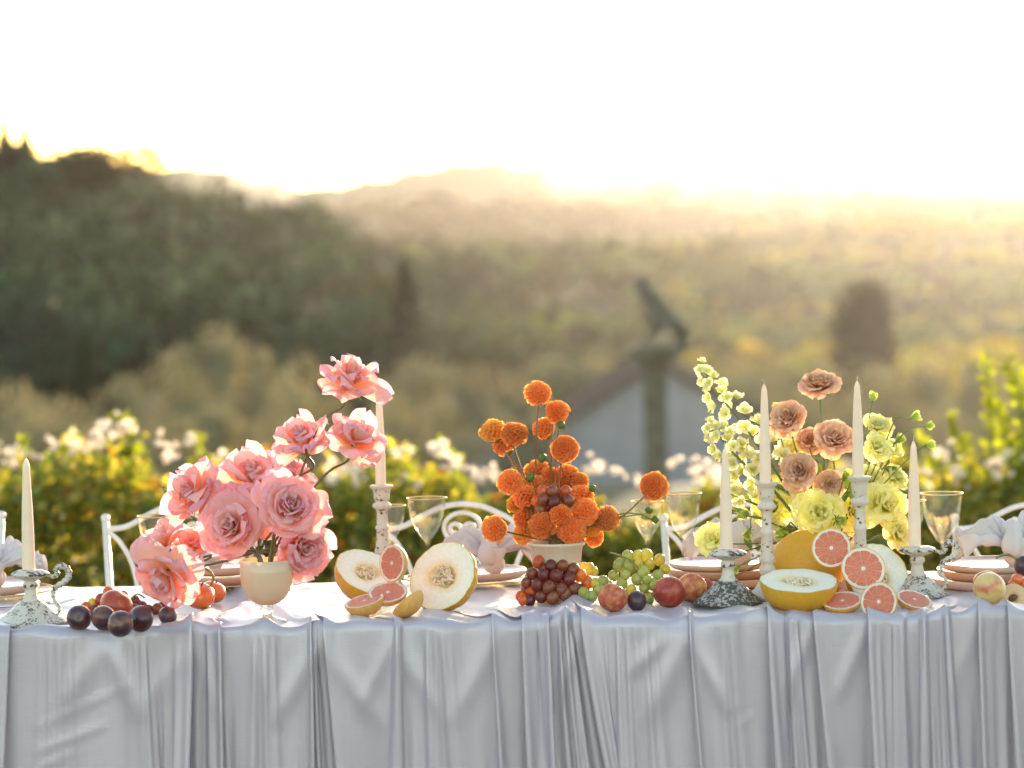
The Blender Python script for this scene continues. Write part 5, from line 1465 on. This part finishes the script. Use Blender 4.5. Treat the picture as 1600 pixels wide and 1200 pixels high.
VR = Vector((vb.x, vb.y, at(418, 935, vb.y).z)); vy = vb.y
rim = (405, 868, vy)
rose(548, 587, 47, 6.62, (.25, -.42, .86), 3, 'topmost pink rose, wide open with ragged petals, beside the candle tip', VR, [(500, 665, 6.6), (455, 780, 6.58), (425, 850, vy)], .3)
rose(470, 684, 45, 6.60, (-.30, -.35, .88), 5, 'pink rose below and left of the topmost rose, seen from its side', VR, [(452, 760, 6.58), (425, 850, vy)], 1.0)
rose(560, 682, 45, 6.58, (.35, -.55, .70), 3, 'pink rose directly beneath the topmost rose, touching the candle', VR, [(505, 745, 6.58), (440, 830, vy), (428, 858, vy)], 2.0)
rose(299, 770, 48, 6.62, (-.62, -.55, .55), 4, 'leftmost upper pink rose with one petal standing straight up', VR, [(350, 830, 6.6), rim], 3.0)
rose(392, 742, 54, 6.66, (-.10, -.40, .90), 5, 'pale pink rose at the top centre of the dense cluster', VR, [(405, 820, 6.6), rim], .8)
rose(448, 735, 40, 6.72, (.45, -.3, .85), 2, 'small pink rose tucked behind the top of the dense cluster', VR, [(430, 820, 6.62), rim], 1.8)
rose(360, 822, 47, 6.53, (-.30, -.90, .30), 0, 'pink rose with tight spiral centre at the lower left of the cluster', VR, [(390, 855, 6.53), rim], 4.4)
rose(454, 790, 51, 6.50, (.18, -.93, .32), 1, 'largest pink rose facing the viewer above the vase, centre spiral showing', VR, [(435, 850, 6.53), rim], 2.7)
rose(474, 856, 46, 6.53, (.55, -.75, -.15), 2, 'coral pink rose hanging over the right side of the vase rim', VR, [(440, 862, 6.54), rim], .4)
rose(250, 842, 37, 6.60, (-.45, -.25, .8), 5, 'small pink rose above the lowest drooping one at the left', VR, [(330, 868, 6.57), (380, 868, 6.55), rim], 5.0)
rose(256, 905, 50, 6.46, (-.28, -.80, -.45), 4, 'lowest drooping pink rose hanging over the red fruit', VR, [(300, 886, 6.53), (355, 876, 6.53), (400, 866, vy)], 1.2)

rose(412, 800, 42, 6.62, (.05, -.75, .5), 5, 'pink rose squeezed behind the two spiral-centred ones', VR, [(412, 850, 6.58), rim], 2.2)
rose(330, 775, 36, 6.68, (-.2, -.5, .8), 3, 'pink rose filling the gap right of the leftmost upper rose', VR, [(370, 840, 6.62), rim], .6)
rose(300, 850, 30, 6.66, (-.3, -.6, .6), 5, 'small coral rose low behind the drooping pink rose', VR, [(350, 862, 6.6), rim], 1.4)
# dahlias
def dahlia_mesh(seed, c0, c1, n=96, size=.35):
    rg_ = random.Random(seed); mb = MB()
    for i in range(n):
        ct = 1 - (i + .5) / n * 1.78; th_ = math.acos(ct); ph = i * 2.39996
        t = i / n; s_ = size * lerp(.42, 1.0, min(1, t * 2.4)) * rg_.uniform(.88, 1.12)
        d = Vector((math.sin(th_) * math.cos(ph), math.sin(th_) * math.sin(ph), math.cos(th_)))
        # petals turn towards the back on the sides
        e1 = Vector((math.cos(th_) * math.cos(ph), math.cos(th_) * math.sin(ph), -math.sin(th_)))
        s2 = d.cross(e1)
        L_ = lerp(.80, 1.0, min(1, t * 2.2)) * rg_.uniform(.86, 1.08) * (1 + .10 * math.sin(ph * 1.0 + seed) * math.sin(th_))
        vs, cs = [], []
        for a in range(5):
            v = a / 4; r_ = lerp(.45, L_, v)
            w = s_ * (.45 + .75 * math.sin(v * 2.2)) * (1 if a < 4 else .55)
            for j in range(5):
                u_ = (j - 2) / 2
                cup = (u_ * u_) * w * .85 * (1 - .25 * v)
                back = -.10 * v * v * lerp(0, 1, t)
                p = d * (r_ - .06 * (a == 4) * abs(u_)) - e1 * (cup - w * .35) + s2 * (u_ * w * .8) + e1 * (.22 * v * s_) + d * back * .3
                vs.append(tuple(p)); k_ = v * lerp(.55, 1, t)
                cs.append(c_l(c0, c1, k_))
        mb.add(vs, [(a * 5 + j, a * 5 + j + 1, (a + 1) * 5 + j + 1, (a + 1) * 5 + j) for a in range(4) for j in range(4)], cs)
    v, f, _ = lathe([(.0005, -.5), (.4, -.3), (.5, 0), (.4, .3), (.0005, .5)], 10); mb.add(v, f, [c0] * len(v))
    me = mb.mesh('petals'); me.materials.append(m_dahl); return me
DAH = [dahlia_mesh(1, (.84, .30, .07), (.96, .58, .25)), dahlia_mesh(2, (.84, .28, .06), (.96, .54, .22), 84, .38), dahlia_mesh(3, (.80, .24, .05), (.95, .51, .20), 120, .32), dahlia_mesh(4, (.88, .42, .04), (.96, .72, .28), 84, .38)]
me_dcal = mesh_of(lathe([(.0005, -1.05), (.12, -1.02), (.3, -.92), (.42, -.8), (.3, -.75)], 10), 'calyx'); me_dcal.materials.append(m_sepal)
DR = Vector((pb_.x, pb_.y, at(871, 900, pb_.y).z)); dy0 = pb_.y
def dahlia(px, py, rpx, Y, face, var, label, mids=(), sm_=None, stemmed=True):
    p = at(px, py, Y); R_ = rpx * S(Y) * 1.04
    o = empty('dahlia', p, label, 'dahlia', 'ball dahlias in the ribbed pot'); orient(o, face, px * .1); o.scale = (R_,) * 3
    pt = link('petals', DAH[var], None, o); pt['kind'] = 'stuff'
    link('calyx', me_dcal, None, o)
    if stemmed: add_stem(o, [p - Vector(face).normalized() * R_ * .95] + [at(a, b_, y_) for a, b_, y_ in mids] + [DR], .0022, sm_ or m_rstem, R_)
D_ = dahlia; r0_ = (868, 852, dy0)
D_(842, 613, 21, 6.90, (0, -.6, .8), 0, 'topmost orange dahlia standing high over the pot', [(838, 680, 6.9), (840, 760, 6.9), r0_])
D_(870, 641, 20, 6.92, (.3, -.5, .8), 1, 'orange dahlia just right of and below the topmost one', [(862, 700, 6.9), (862, 780, 6.9), r0_])
D_(850, 668, 19, 6.96, (-.4, -.2, .8), 1, 'orange dahlia half hidden behind the upper stems', [(858, 760, 6.92), r0_])
D_(882, 700, 22.5, 6.86, (.1, -.96, .25), 2, 'orange dahlia facing the viewer on the right of the upper stems', [(873, 760, 6.9), r0_])
D_(769, 671, 21, 6.92, (-.4, -.2, .9), 3, 'yellow-orange dahlia, leftmost of the upper ones', [(800, 725, 6.9), (830, 790, 6.9), r0_])
D_(786, 694, 19, 6.96, (-.5, .1, .7), 1, 'orange dahlia under the yellow-orange one', [(815, 745, 6.92), (840, 800, 6.9), r0_])
D_(804, 676, 22, 6.88, (.1, -.3, .95), 1, 'orange dahlia right of the yellow-orange one', [(812, 725, 6.9), (840, 800, 6.9), r0_])
D_(797, 751, 21, 6.84, (-.35, -.8, .45), 0, 'orange dahlia at the left shoulder of the dense cluster', [(825, 800, 6.86), r0_])
D_(823, 774, 21, 6.86, (-.3, .1, .9), 2, 'orange dahlia with its green calyx showing, left part of the cluster', [(840, 810, 6.88), r0_])
D_(843, 738, 23, 6.96, (-.1, -.6, .8), 0, 'orange dahlia at the top of the dense cluster behind the stems', [(860, 800, 6.92), r0_])
D_(886, 742, 20, 6.94, (.2, -.3, .9), 1, 'orange dahlia at the top right of the cluster under the facing one', [(875, 800, 6.9), r0_])
D_(881, 765, 18, 6.94, (.3, -.6, .7), 2, 'orange dahlia right behind the hanging red grapes', [(875, 810, 6.9), r0_])
D_(911, 774, 20, 6.88, (.4, -.5, .7), 0, 'orange dahlia at the upper right edge of the cluster beside a green bud', [(890, 820, 6.88), r0_])
D_(820, 806, 21, 6.88, (-.5, -.6, .5), 1, 'orange dahlia at the lower left of the cluster above the pot rim', [(845, 835, 6.88), r0_])
D_(818, 832, 20, 6.90, (-.6, -.3, .2), 3, 'bright orange dahlia low on the left, lit from behind', [(845, 845, 6.9), r0_])
D_(773, 828, 21.5, 6.82, (-.45, -.85, .1), 0, 'lone orange dahlia reaching out left over the napkin', [(800, 833, 6.84), (830, 840, 6.86), r0_], m_dstem)
D_(848, 823, 22.5, 6.78, (-.1, -.96, .2), 2, 'orange dahlia facing forward over the pot rim, left of the pair', [(858, 840, 6.84), r0_])
D_(892, 830, 23, 6.78, (.1, -.96, .1), 1, 'orange dahlia facing forward over the pot rim, right of the pair', [(878, 842, 6.84), r0_])
D_(876, 803, 18, 6.77, (.0, -.75, .65), 2, 'small orange dahlia between the hanging grapes and the pair at the rim', [(870, 835, 6.82), r0_])
D_(916, 799, 22, 6.80, (.3, -.85, .35), 1, 'orange dahlia right of the hanging grapes', [(890, 835, 6.84), r0_])
D_(950, 812, 21, 6.82, (.6, -.65, .3), 0, 'orange dahlia at the right end of the dense cluster', [(915, 835, 6.84), r0_])
D_(930, 838, 16, 6.86, (.6, -.4, -.2), 1, 'orange dahlia hanging low right of the pot', [(900, 845, 6.86), r0_])
D_(1020, 760, 23.5, 6.80, (.1, -.95, .3), 2, 'lone orange dahlia on a long stem in front of the goblets', [(1000, 782, 6.82), (965, 812, 6.82), (905, 845, 6.84)], m_rstem)
D_(845, 790, 24, 6.96, (0, -.9, .3), 0, 'orange dahlia filling the middle of the cluster behind the grapes', [(855, 830, 6.92), r0_])
D_(905, 815, 20, 6.92, (.3, -.8, .3), 2, 'orange dahlia deep in the right of the cluster', [(880, 840, 6.9), r0_])
D_(833, 760, 18, 6.90, (-.4, -.7, .5), 1, 'orange dahlia squeezed between the left shoulder and the hanging grapes')
D_(862, 745, 17, 6.92, (.1, -.8, .5), 2, 'small orange dahlia directly above the hanging grapes')
D_(926, 822, 18, 6.84, (.3, -.9, .1), 3, 'lighter orange dahlia under the right end of the dense cluster')
D_(804, 788, 15, 6.90, (-.7, -.5, .4), 3, 'small light orange dahlia at the left edge of the dense cluster')
D_(907, 752, 15, 6.92, (.5, -.6, .6), 1, 'small orange dahlia at the upper right edge, behind the facing one')
D_(868, 842, 18, 6.88, (.0, -.8, -.1), 0, 'orange dahlia low in the middle over the pot rim', [(868, 850, 6.88), r0_])
cells = [(848, 768, 9.5, m_ogrape, .01), (863, 768, 9.5, m_rgrape, 0), (884, 768, 9.5, m_ogrape, .01), (849, 781, 9.5, m_rgrape, -.01), (866, 785, 9.5, m_rgrape, -.02), (888, 783, 10, m_rgrape, -.01), (845, 797, 9, m_rgrape, -.005), (857, 793, 7.5, m_rgrape, 0), (838, 783, 8.5, m_ogrape, .01), (876, 776, 7, m_rgrape, .02)]
o = empty('grape_bunch', at(866, 783, 6.80), 'small bunch of dark red grapes hanging among the orange dahlias', 'grapes', 'bunches of grapes on the table')
for (a, b_, c_, m_, d_) in cells:
    q_ = at(a, b_, 6.80 + d_); g_ = link('grape', gmesh(m_), None, o, q_ - o.location); g_.scale = (c_ * S(6.8),) * 3
# green buds
bud_me = MB()
v, f, _ = lathe([(.0005, -1), (.35, -.9), (.8, -.5), (1, 0), (.8, .5), (.35, .85), (.0005, .9)], 14, rib=lambda a, z, r_: 1 + .08 * math.sin(a * 7)); bud_me.add(v, f)
for k_ in range(7):
    a = k_ * .8976; s_ = Vector((-math.sin(a), math.cos(a), 0)); P_ = [Vector((.5 * math.cos(a), .5 * math.sin(a), -.8)), Vector((1.15 * math.cos(a), 1.15 * math.sin(a), -.2)), Vector((1.25 * math.cos(a), 1.25 * math.sin(a), .6))]
    bud_me.add([P_[0] - s_ * .2, P_[0] + s_ * .2, P_[1] + s_ * .25, P_[1] - s_ * .25, P_[2]], [(0, 1, 2, 3), (3, 2, 4)])
bud_me = bud_me.mesh('bud'); bud_me.materials.append(m_sepal)
def dbud(px, py, rpx, Y, face, mids, label):
    p = at(px, py, Y); R_ = rpx * S(Y); o = empty('flower_bud', p, label, 'bud', 'green dahlia buds among the orange dahlias'); orient(o, face); o.scale = (R_,) * 3
    link('bud', bud_me, None, o)
    add_stem(o, [p - Vector(face).normalized() * R_ * .8] + [at(a, b_, y_) for a, b_, y_ in mids] + [DR], .0015, m_gstem, R_, leafs=0)
dbud(877, 664, 7, 6.9, (.6, -.3, .7), [(868, 720, 6.92), r0_], 'green bud right of the upper dahlias')
dbud(847, 716, 7, 6.86, (-.7, -.5, .5), [(858, 722, 6.87), (862, 760, 6.9), r0_], 'green bud on a curved stem above the dense cluster')
dbud(828, 746, 7, 6.8, (-.5, -.7, .5), [(836, 765, 6.82), (845, 800, 6.86), r0_], 'green bud left of the hanging grapes')
dbud(926, 763, 6.5, 6.86, (.6, -.3, .7), [(910, 790, 6.86), r0_], 'green bud at the upper right edge of the dense cluster')
dbud(1014, 797, 6, 6.82, (.3, -.3, .9), [(985, 806, 6.82), (950, 812, 6.83), r0_], 'upper small bud in front of the smaller goblet')
dbud(1024, 812, 6.5, 6.80, (.9, -.3, .1), [(1000, 804, 6.81), (960, 806, 6.82), r0_], 'lower small bud between the two goblets')

# taupe garden roses, lisianthus, stock
def taupec(t, g_):
    v = g_.uniform(.9, 1.08)
    return ((.72, .34, .14), (.86 * v, .54 * v, .34 * v), (.88 * v, .66 * v, .50 * v))
TAU = [rose_variant(s_, 58, taupec, 1.0, .09, mat_=m_taupe, joined=True, nu=6, nv=7, lens=(.40, .80), wid=(.16, .42), thmax=1.5, curlmax=.5) for s_ in (41, 42, 43)]
def lizc(t, g_):
    v = g_.uniform(.93, 1.05)
    return ((.74, .76, .18), (.96 * v, .93 * v, .48 * v), (.97, .95, .64))
LIZ = [rose_variant(s_, 20, lizc, 1.0, .20, mat_=m_liz, joined=True, nu=10, nv=8, lens=(.5, .95), wid=(.32, .62), thmax=1.35, curlmax=.9) for s_ in (51, 52, 53)]
def lizg(t, g_): return ((.36, .50, .08), (.60, .68, .18), (.78, .78, .30))
LZB = [rose_variant(s_, 9, lizg, .45, .10, mat_=m_liz, joined=True, nu=8, nv=8, lens=(.8, 1.15), wid=(.35, .5), thmax=1.0, curlmax=.7) for s_ in (61, 62)]
YR = Vector((yb.x, yb.y, at(1300, 880, yb.y).z)); y0_ = yb.y
def bloom(kind, meshes, var, px, py, rpx, Y, face, label, cat, grp, mids=(), m=m_gstem, k=1.0, sr=.0022, leafs=0, name='flower', root=None):
    p = at(px, py, Y); R_ = rpx * S(Y) * k
    o = empty(name, p - Vector(face).normalized() * R_ * .3, label, cat, grp); orient(o, face, px * .7); o.scale = (R_,) * 3
    pt = link('petals', meshes[var % len(meshes)][0], None, o); pt['kind'] = 'stuff'
    link('calyx', me_cal, None, o)
    f_ = Vector(face).normalized(); b0 = o.location - f_ * R_ * .3
    add_stem(o, [b0] + [at(a, b_, y_) for a, b_, y_ in mids] + [root or YR], sr, m, R_, leafs=leafs, seed=int(px))
TG, LG = 'taupe garden roses in the yellow arrangement', 'pale yellow lisianthus in the yellow arrangement'
def T(*a, **k): bloom('t', TAU, a[0], *a[1:5], a[5], a[6], 'rose', TG, a[7], k=1.32, name='garden_rose')
T(0, 1281, 596, 31, 6.92, (0, -.45, .9), 'highest taupe garden rose on a straight green stem', [(1283, 650, 6.92), (1290, 760, 6.92)])
T(1, 1229, 651, 29, 6.86, (-.35, -.75, .55), 'taupe garden rose right of the middle candle', [(1243, 700, 6.88), (1275, 780, 6.9)])
T(2, 1304, 683, 32, 6.84, (.1, -.8, .6), 'large taupe garden rose just left of the tall right candle', [(1304, 740, 6.88), (1300, 790, 6.9)])
T(0, 1266, 686, 22, 6.92, (-.1, -.7, .6), 'taupe garden rose half hidden behind the large one', [(1285, 740, 6.92), (1297, 790, 6.92)])
T(1, 1247, 735, 28, 6.80, (-.25, -.92, .3), 'taupe garden rose lowest on the left, above the yellow melon', [(1270, 790, 6.86)])
T(2, 1297, 757, 23, 6.82, (0, -.95, .25), 'taupe garden rose low in the middle beside the green bud', [(1297, 800, 6.88)])
def Lz(v, px, py, r_, Y, face, label, mids=(), meshes=None): bloom('l', meshes or LIZ, v, px, py, r_, Y, face, label, 'lisianthus', LG, mids, k=1.22, name='lisianthus', sr=.0018)
Lz(0, 1372, 666, 23, 6.92, (.1, -.6, .8), 'upper pale yellow lisianthus right of the tall candle', [(1352, 740, 6.92), (1320, 820, 6.9)])
Lz(1, 1371, 698, 22, 6.86, (.2, -.85, .5), 'pale yellow lisianthus just below the upper one', [(1345, 760, 6.9), (1315, 820, 6.9)])
Lz(2, 1280, 800, 38, 6.80, (-.15, -.95, .2), 'large yellow lisianthus low in the centre above the melon', [(1290, 850, 6.86)])
Lz(0, 1385, 790, 38, 6.82, (.4, -.85, .3), 'largest yellow lisianthus at the right of the arrangement', [(1340, 830, 6.88)])
Lz(1, 1362, 752, 30, 6.90, (.2, -.7, .6), 'yellow lisianthus behind the right turned candlestick', [(1330, 810, 6.9)])
Lz(2, 1400, 745, 22, 6.92, (.6, -.5, .5), 'yellow lisianthus at the upper right edge, lit from behind', [(1360, 800, 6.92)])
Lz(2, 1208, 790, 34, 6.92, (-.4, -.7, .3), 'yellow lisianthus behind the left turned candlestick', [(1250, 830, 6.92)])
Lz(0, 1240, 760, 26, 6.98, (-.2, -.8, .5), 'yellow lisianthus deep behind the lower taupe rose', [(1270, 820, 6.95)])
Lz(1, 1333, 800, 30, 6.90, (.1, -.9, .2), 'yellow lisianthus behind the right candlestick stem, low', [(1320, 840, 6.9)])
Lz(1, 1238, 700, 18, 6.96, (0, -.7, .6), 'small yellow lisianthus between the two left taupe roses', [(1265, 780, 6.95)])
Lz(0, 1115, 842, 27, 6.80, (-.3, -.7, .4), 'yellow-green lisianthus hanging left of the low candle', [(1160, 850, 6.85), (1230, 850, 6.9)])
Lz(1, 1405, 835, 24, 6.80, (.5, -.6, .2), 'yellow-green lisianthus hanging low at the right', [(1365, 840, 6.86)])
Lz(2, 1392, 700, 20, 6.98, (.4, -.5, .6), 'pale lisianthus behind the upper right pair', [(1355, 770, 6.95)])
B_ = lambda v, px, py, r_, Y, face, label, mids: bloom('b', LZB, v, px, py, r_, Y, face, label, 'bud', 'half open green-yellow buds of the yellow arrangement', mids, k=1.0, name='flower_bud', sr=.0015)
B_(0, 1364, 622, 13, 6.92, (.1, -.2, .95), 'half open bud standing straight above the yellow flowers', [(1350, 690, 6.92), (1325, 800, 6.9)])
B_(1, 1428, 652, 14, 6.86, (.8, -.3, .35), 'half open bud at the upper right on an arching stem', [(1400, 655, 6.87), (1380, 700, 6.88), (1335, 800, 6.9)])
B_(0, 1450, 665, 12, 6.84, (.9, -.3, .2), 'small bud farthest right of the upper two', [(1420, 672, 6.85), (1390, 705, 6.87), (1340, 800, 6.9)])
B_(1, 1452, 695, 14, 6.82, (.95, -.2, .15), 'lowest bud at the far right on a long stem', [(1425, 712, 6.84), (1385, 752, 6.86), (1340, 810, 6.9)])
B_(0, 1403, 688, 16, 6.88, (.6, -.4, .6), 'bud between the lisianthus and the far right buds', [(1375, 750, 6.9), (1335, 810, 6.9)])
B_(1, 1320, 746, 17, 6.78, (.2, -.8, .6), 'green bud in front of the low taupe rose', [(1305, 800, 6.85)])
B_(0, 1330, 772, 16, 6.77, (.5, -.8, -.1), 'green bud beside the right candlestick neck', [(1310, 810, 6.85)])
B_(1, 1310, 812, 15, 6.76, (.4, -.8, -.3), 'green bud low above the topmost grapefruit', [(1300, 840, 6.85)])
B_(0, 1162, 806, 13, 6.88, (-.9, -.2, .1), 'green bud at the left end beside the low candle', [(1200, 815, 6.9), (1260, 840, 6.9)])
B_(1, 1170, 832, 15, 6.84, (-.3, -.6, -.7), 'green bud nodding down left of the turned candlestick', [(1180, 808, 6.86), (1240, 835, 6.9)])
B_(0, 1152, 888, 10, 6.80, (-.6, -.5, -.6), 'small green bud low beside the dark footed holder', [(1180, 872, 6.82), (1240, 850, 6.88)])
B_(1, 1212, 636, 10, 6.94, (-.2, -.4, .9), 'small green bud above the taupe rose by the candle', [(1225, 700, 6.94), (1270, 790, 6.92)])
# stock spikes: small ruffled florets up a thick stem
def floret(seed):
    rg_ = random.Random(seed); mb = MB()
    for k_ in range(7):
        petal(rg_, k_ * 2.39996, rg_.uniform(.7, .95), .42, lerp(.2, .9, k_ / 6), lerp(.3, 1.5, k_ / 6), .5, .05, 0, .16, .5, (.62, .70, .22), (.92, .86, .62), (.93, .89, .74), 4, 4, mb=mb)
    me = mb.mesh('floret'); me.materials.append(m_liz); return me
FLO = [floret(i) for i in range(3)]
def spike(pts, Y, n, r0, r1, label, seed):
    w_ = spline([at(a, b_, Y + d_) for a, b_, d_ in pts], 10); o = empty('stock_spike', w_[0], label, 'flower spike', 'pale yellow stock spikes leaning left')
    link('stem', mesh_of(tube([p - w_[0] for p in w_], [.0016 + .0025 * i / len(w_) for i in range(len(w_))], 7), 'stem'), m_gstem, o)
    rg_ = random.Random(seed); m_ = int(len(w_) * .80)
    for k_ in range(n):
        t = (k_ + .5) / n; p = w_[min(m_, int(t * m_))]
        R_ = lerp(r0, r1, t ** .6) * S(Y) * 1.35; a = k_ * 2.4
        ax = (w_[min(m_ + 1, int(t * m_) + 1)] - p).normalized()
        s1 = ax.cross(Vector((0, 1, 0))).normalized(); s2 = ax.cross(s1)
        d = (s1 * math.cos(a) + s2 * math.sin(a)) - ax * .5; d.normalize()
        f_ = link('floret', FLO[k_ % 3], None, o, p - w_[0] + d * R_ * (.35 + .9 * min(1, t * 2.5))); orient(f_, d + Vector((0, -.2, .3)), a); f_.scale = (R_,) * 3
spike([(1094, 570, 0), (1118, 610, 0), (1150, 650, .01), (1180, 690, .02), (1215, 740, .04), (1270, 830, .06)], 6.88, 30, 7, 15, 'longest pale yellow stock spike leaning far to the upper left', 1)
spike([(1108, 664, 0), (1130, 690, 0), (1160, 722, .01), (1195, 750, .03), (1270, 840, .06)], 6.84, 24, 8, 14, 'second pale yellow stock spike, crossing behind the low candle', 2)
spike([(1135, 768, 0), (1155, 778, 0), (1185, 790, .01), (1225, 815, .03), (1280, 850, .05)], 6.90, 16, 8, 12, 'short lowest stock spike beside the middle candle', 3)
spike([(1232, 690, 0), (1238, 715, 0), (1252, 760, .01), (1280, 840, .02)], 7.0, 12, 9, 13, 'short stock spike hidden behind the taupe roses', 4)
# bare stems and foliage in the arrangement
fo = empty('greenery', YR, 'green leaves and stems filling the base of the yellow arrangement', 'greenery')
rg_ = random.Random(9)
for k_, (x0, y0, x1, y1) in enumerate([(1300, 850, 1130, 800), (1290, 850, 1135, 870), (1300, 845, 1150, 900), (1300, 850, 1240, 745), (1310, 840, 1390, 720), (1305, 850, 1420, 800), (1300, 850, 1195, 745), (1290, 850, 1215, 840), (1300, 850, 1350, 700), (1300, 850, 1265, 700)]):
    a, b_ = at(x0, y0, 6.93), at(x1, y1, 6.88 + rg_.uniform(-.03, .05)); m_ = (a + b_) / 2 + Vector((0, 0, .015))
    sp = spline([a - YR, m_ - YR, b_ - YR], 8)
    link('stem', mesh_of(tube(sp, .0016, 6), 'stem'), m_gstem, fo)
    for j in range(4):
        p = sp[int(len(sp) * rg_.uniform(.35, .98))]; d = (b_ - a).normalized() + Vector((rg_.gauss(0, .8), rg_.gauss(0, .6), rg_.gauss(0, .8))); d.normalize()
        s_ = d.cross(Vector((rg_.gauss(0, 1), 1, rg_.gauss(0, 1)))).normalized(); up = d.cross(s_); l = rg_.uniform(.022, .045); mb = MB()
        for i in range(6):
            t = i / 5; w = .24 * math.sin(math.pi * (t * .92 + .04)) * l
            for q_ in (-1, 0, 1): mb.v.append(tuple(p + d * l * t + s_ * w * q_ + up * (l * .25 * t * t + abs(q_) * w * .3))); mb.c.append((.5,) * 3)
        for i in range(5):
            for q_ in range(2): z_ = i * 3 + q_; mb.f.append((z_, z_ + 1, z_ + 4, z_ + 3))
        link('leaf', mb.mesh('leaf'), m_sepal, fo)
# dark foliage in the pink vase
fo = empty('greenery', VR, 'dark green leaves at the mouth of the pedestal vase', 'greenery')
for k_ in range(14):
    p = at(425 + rg_.uniform(-26, 30), 866 + rg_.uniform(-16, 4), vy + rg_.uniform(.0, .05)) - VR; d = Vector((rg_.gauss(0, 1), rg_.gauss(0, .6), rg_.uniform(-.2, .8))).normalized()
    s_ = d.cross(Vector((rg_.gauss(0, 1), 1, rg_.gauss(0, 1)))).normalized(); up = d.cross(s_); l = rg_.uniform(.016, .026); mb = MB()
    for i in range(6):
        t = i / 5; w = .32 * math.sin(math.pi * (t * .92 + .04)) * l
        for q_ in (-1, 0, 1): mb.v.append(tuple(p + d * l * t + s_ * w * q_ + up * (l * .25 * t * t + abs(q_) * w * .3))); mb.c.append((.5,) * 3)
    for i in range(5):
        for q_ in range(2): z_ = i * 3 + q_; mb.f.append((z_, z_ + 1, z_ + 4, z_ + 3))
    link('leaf', mb.mesh('leaf'), m_stem, fo)
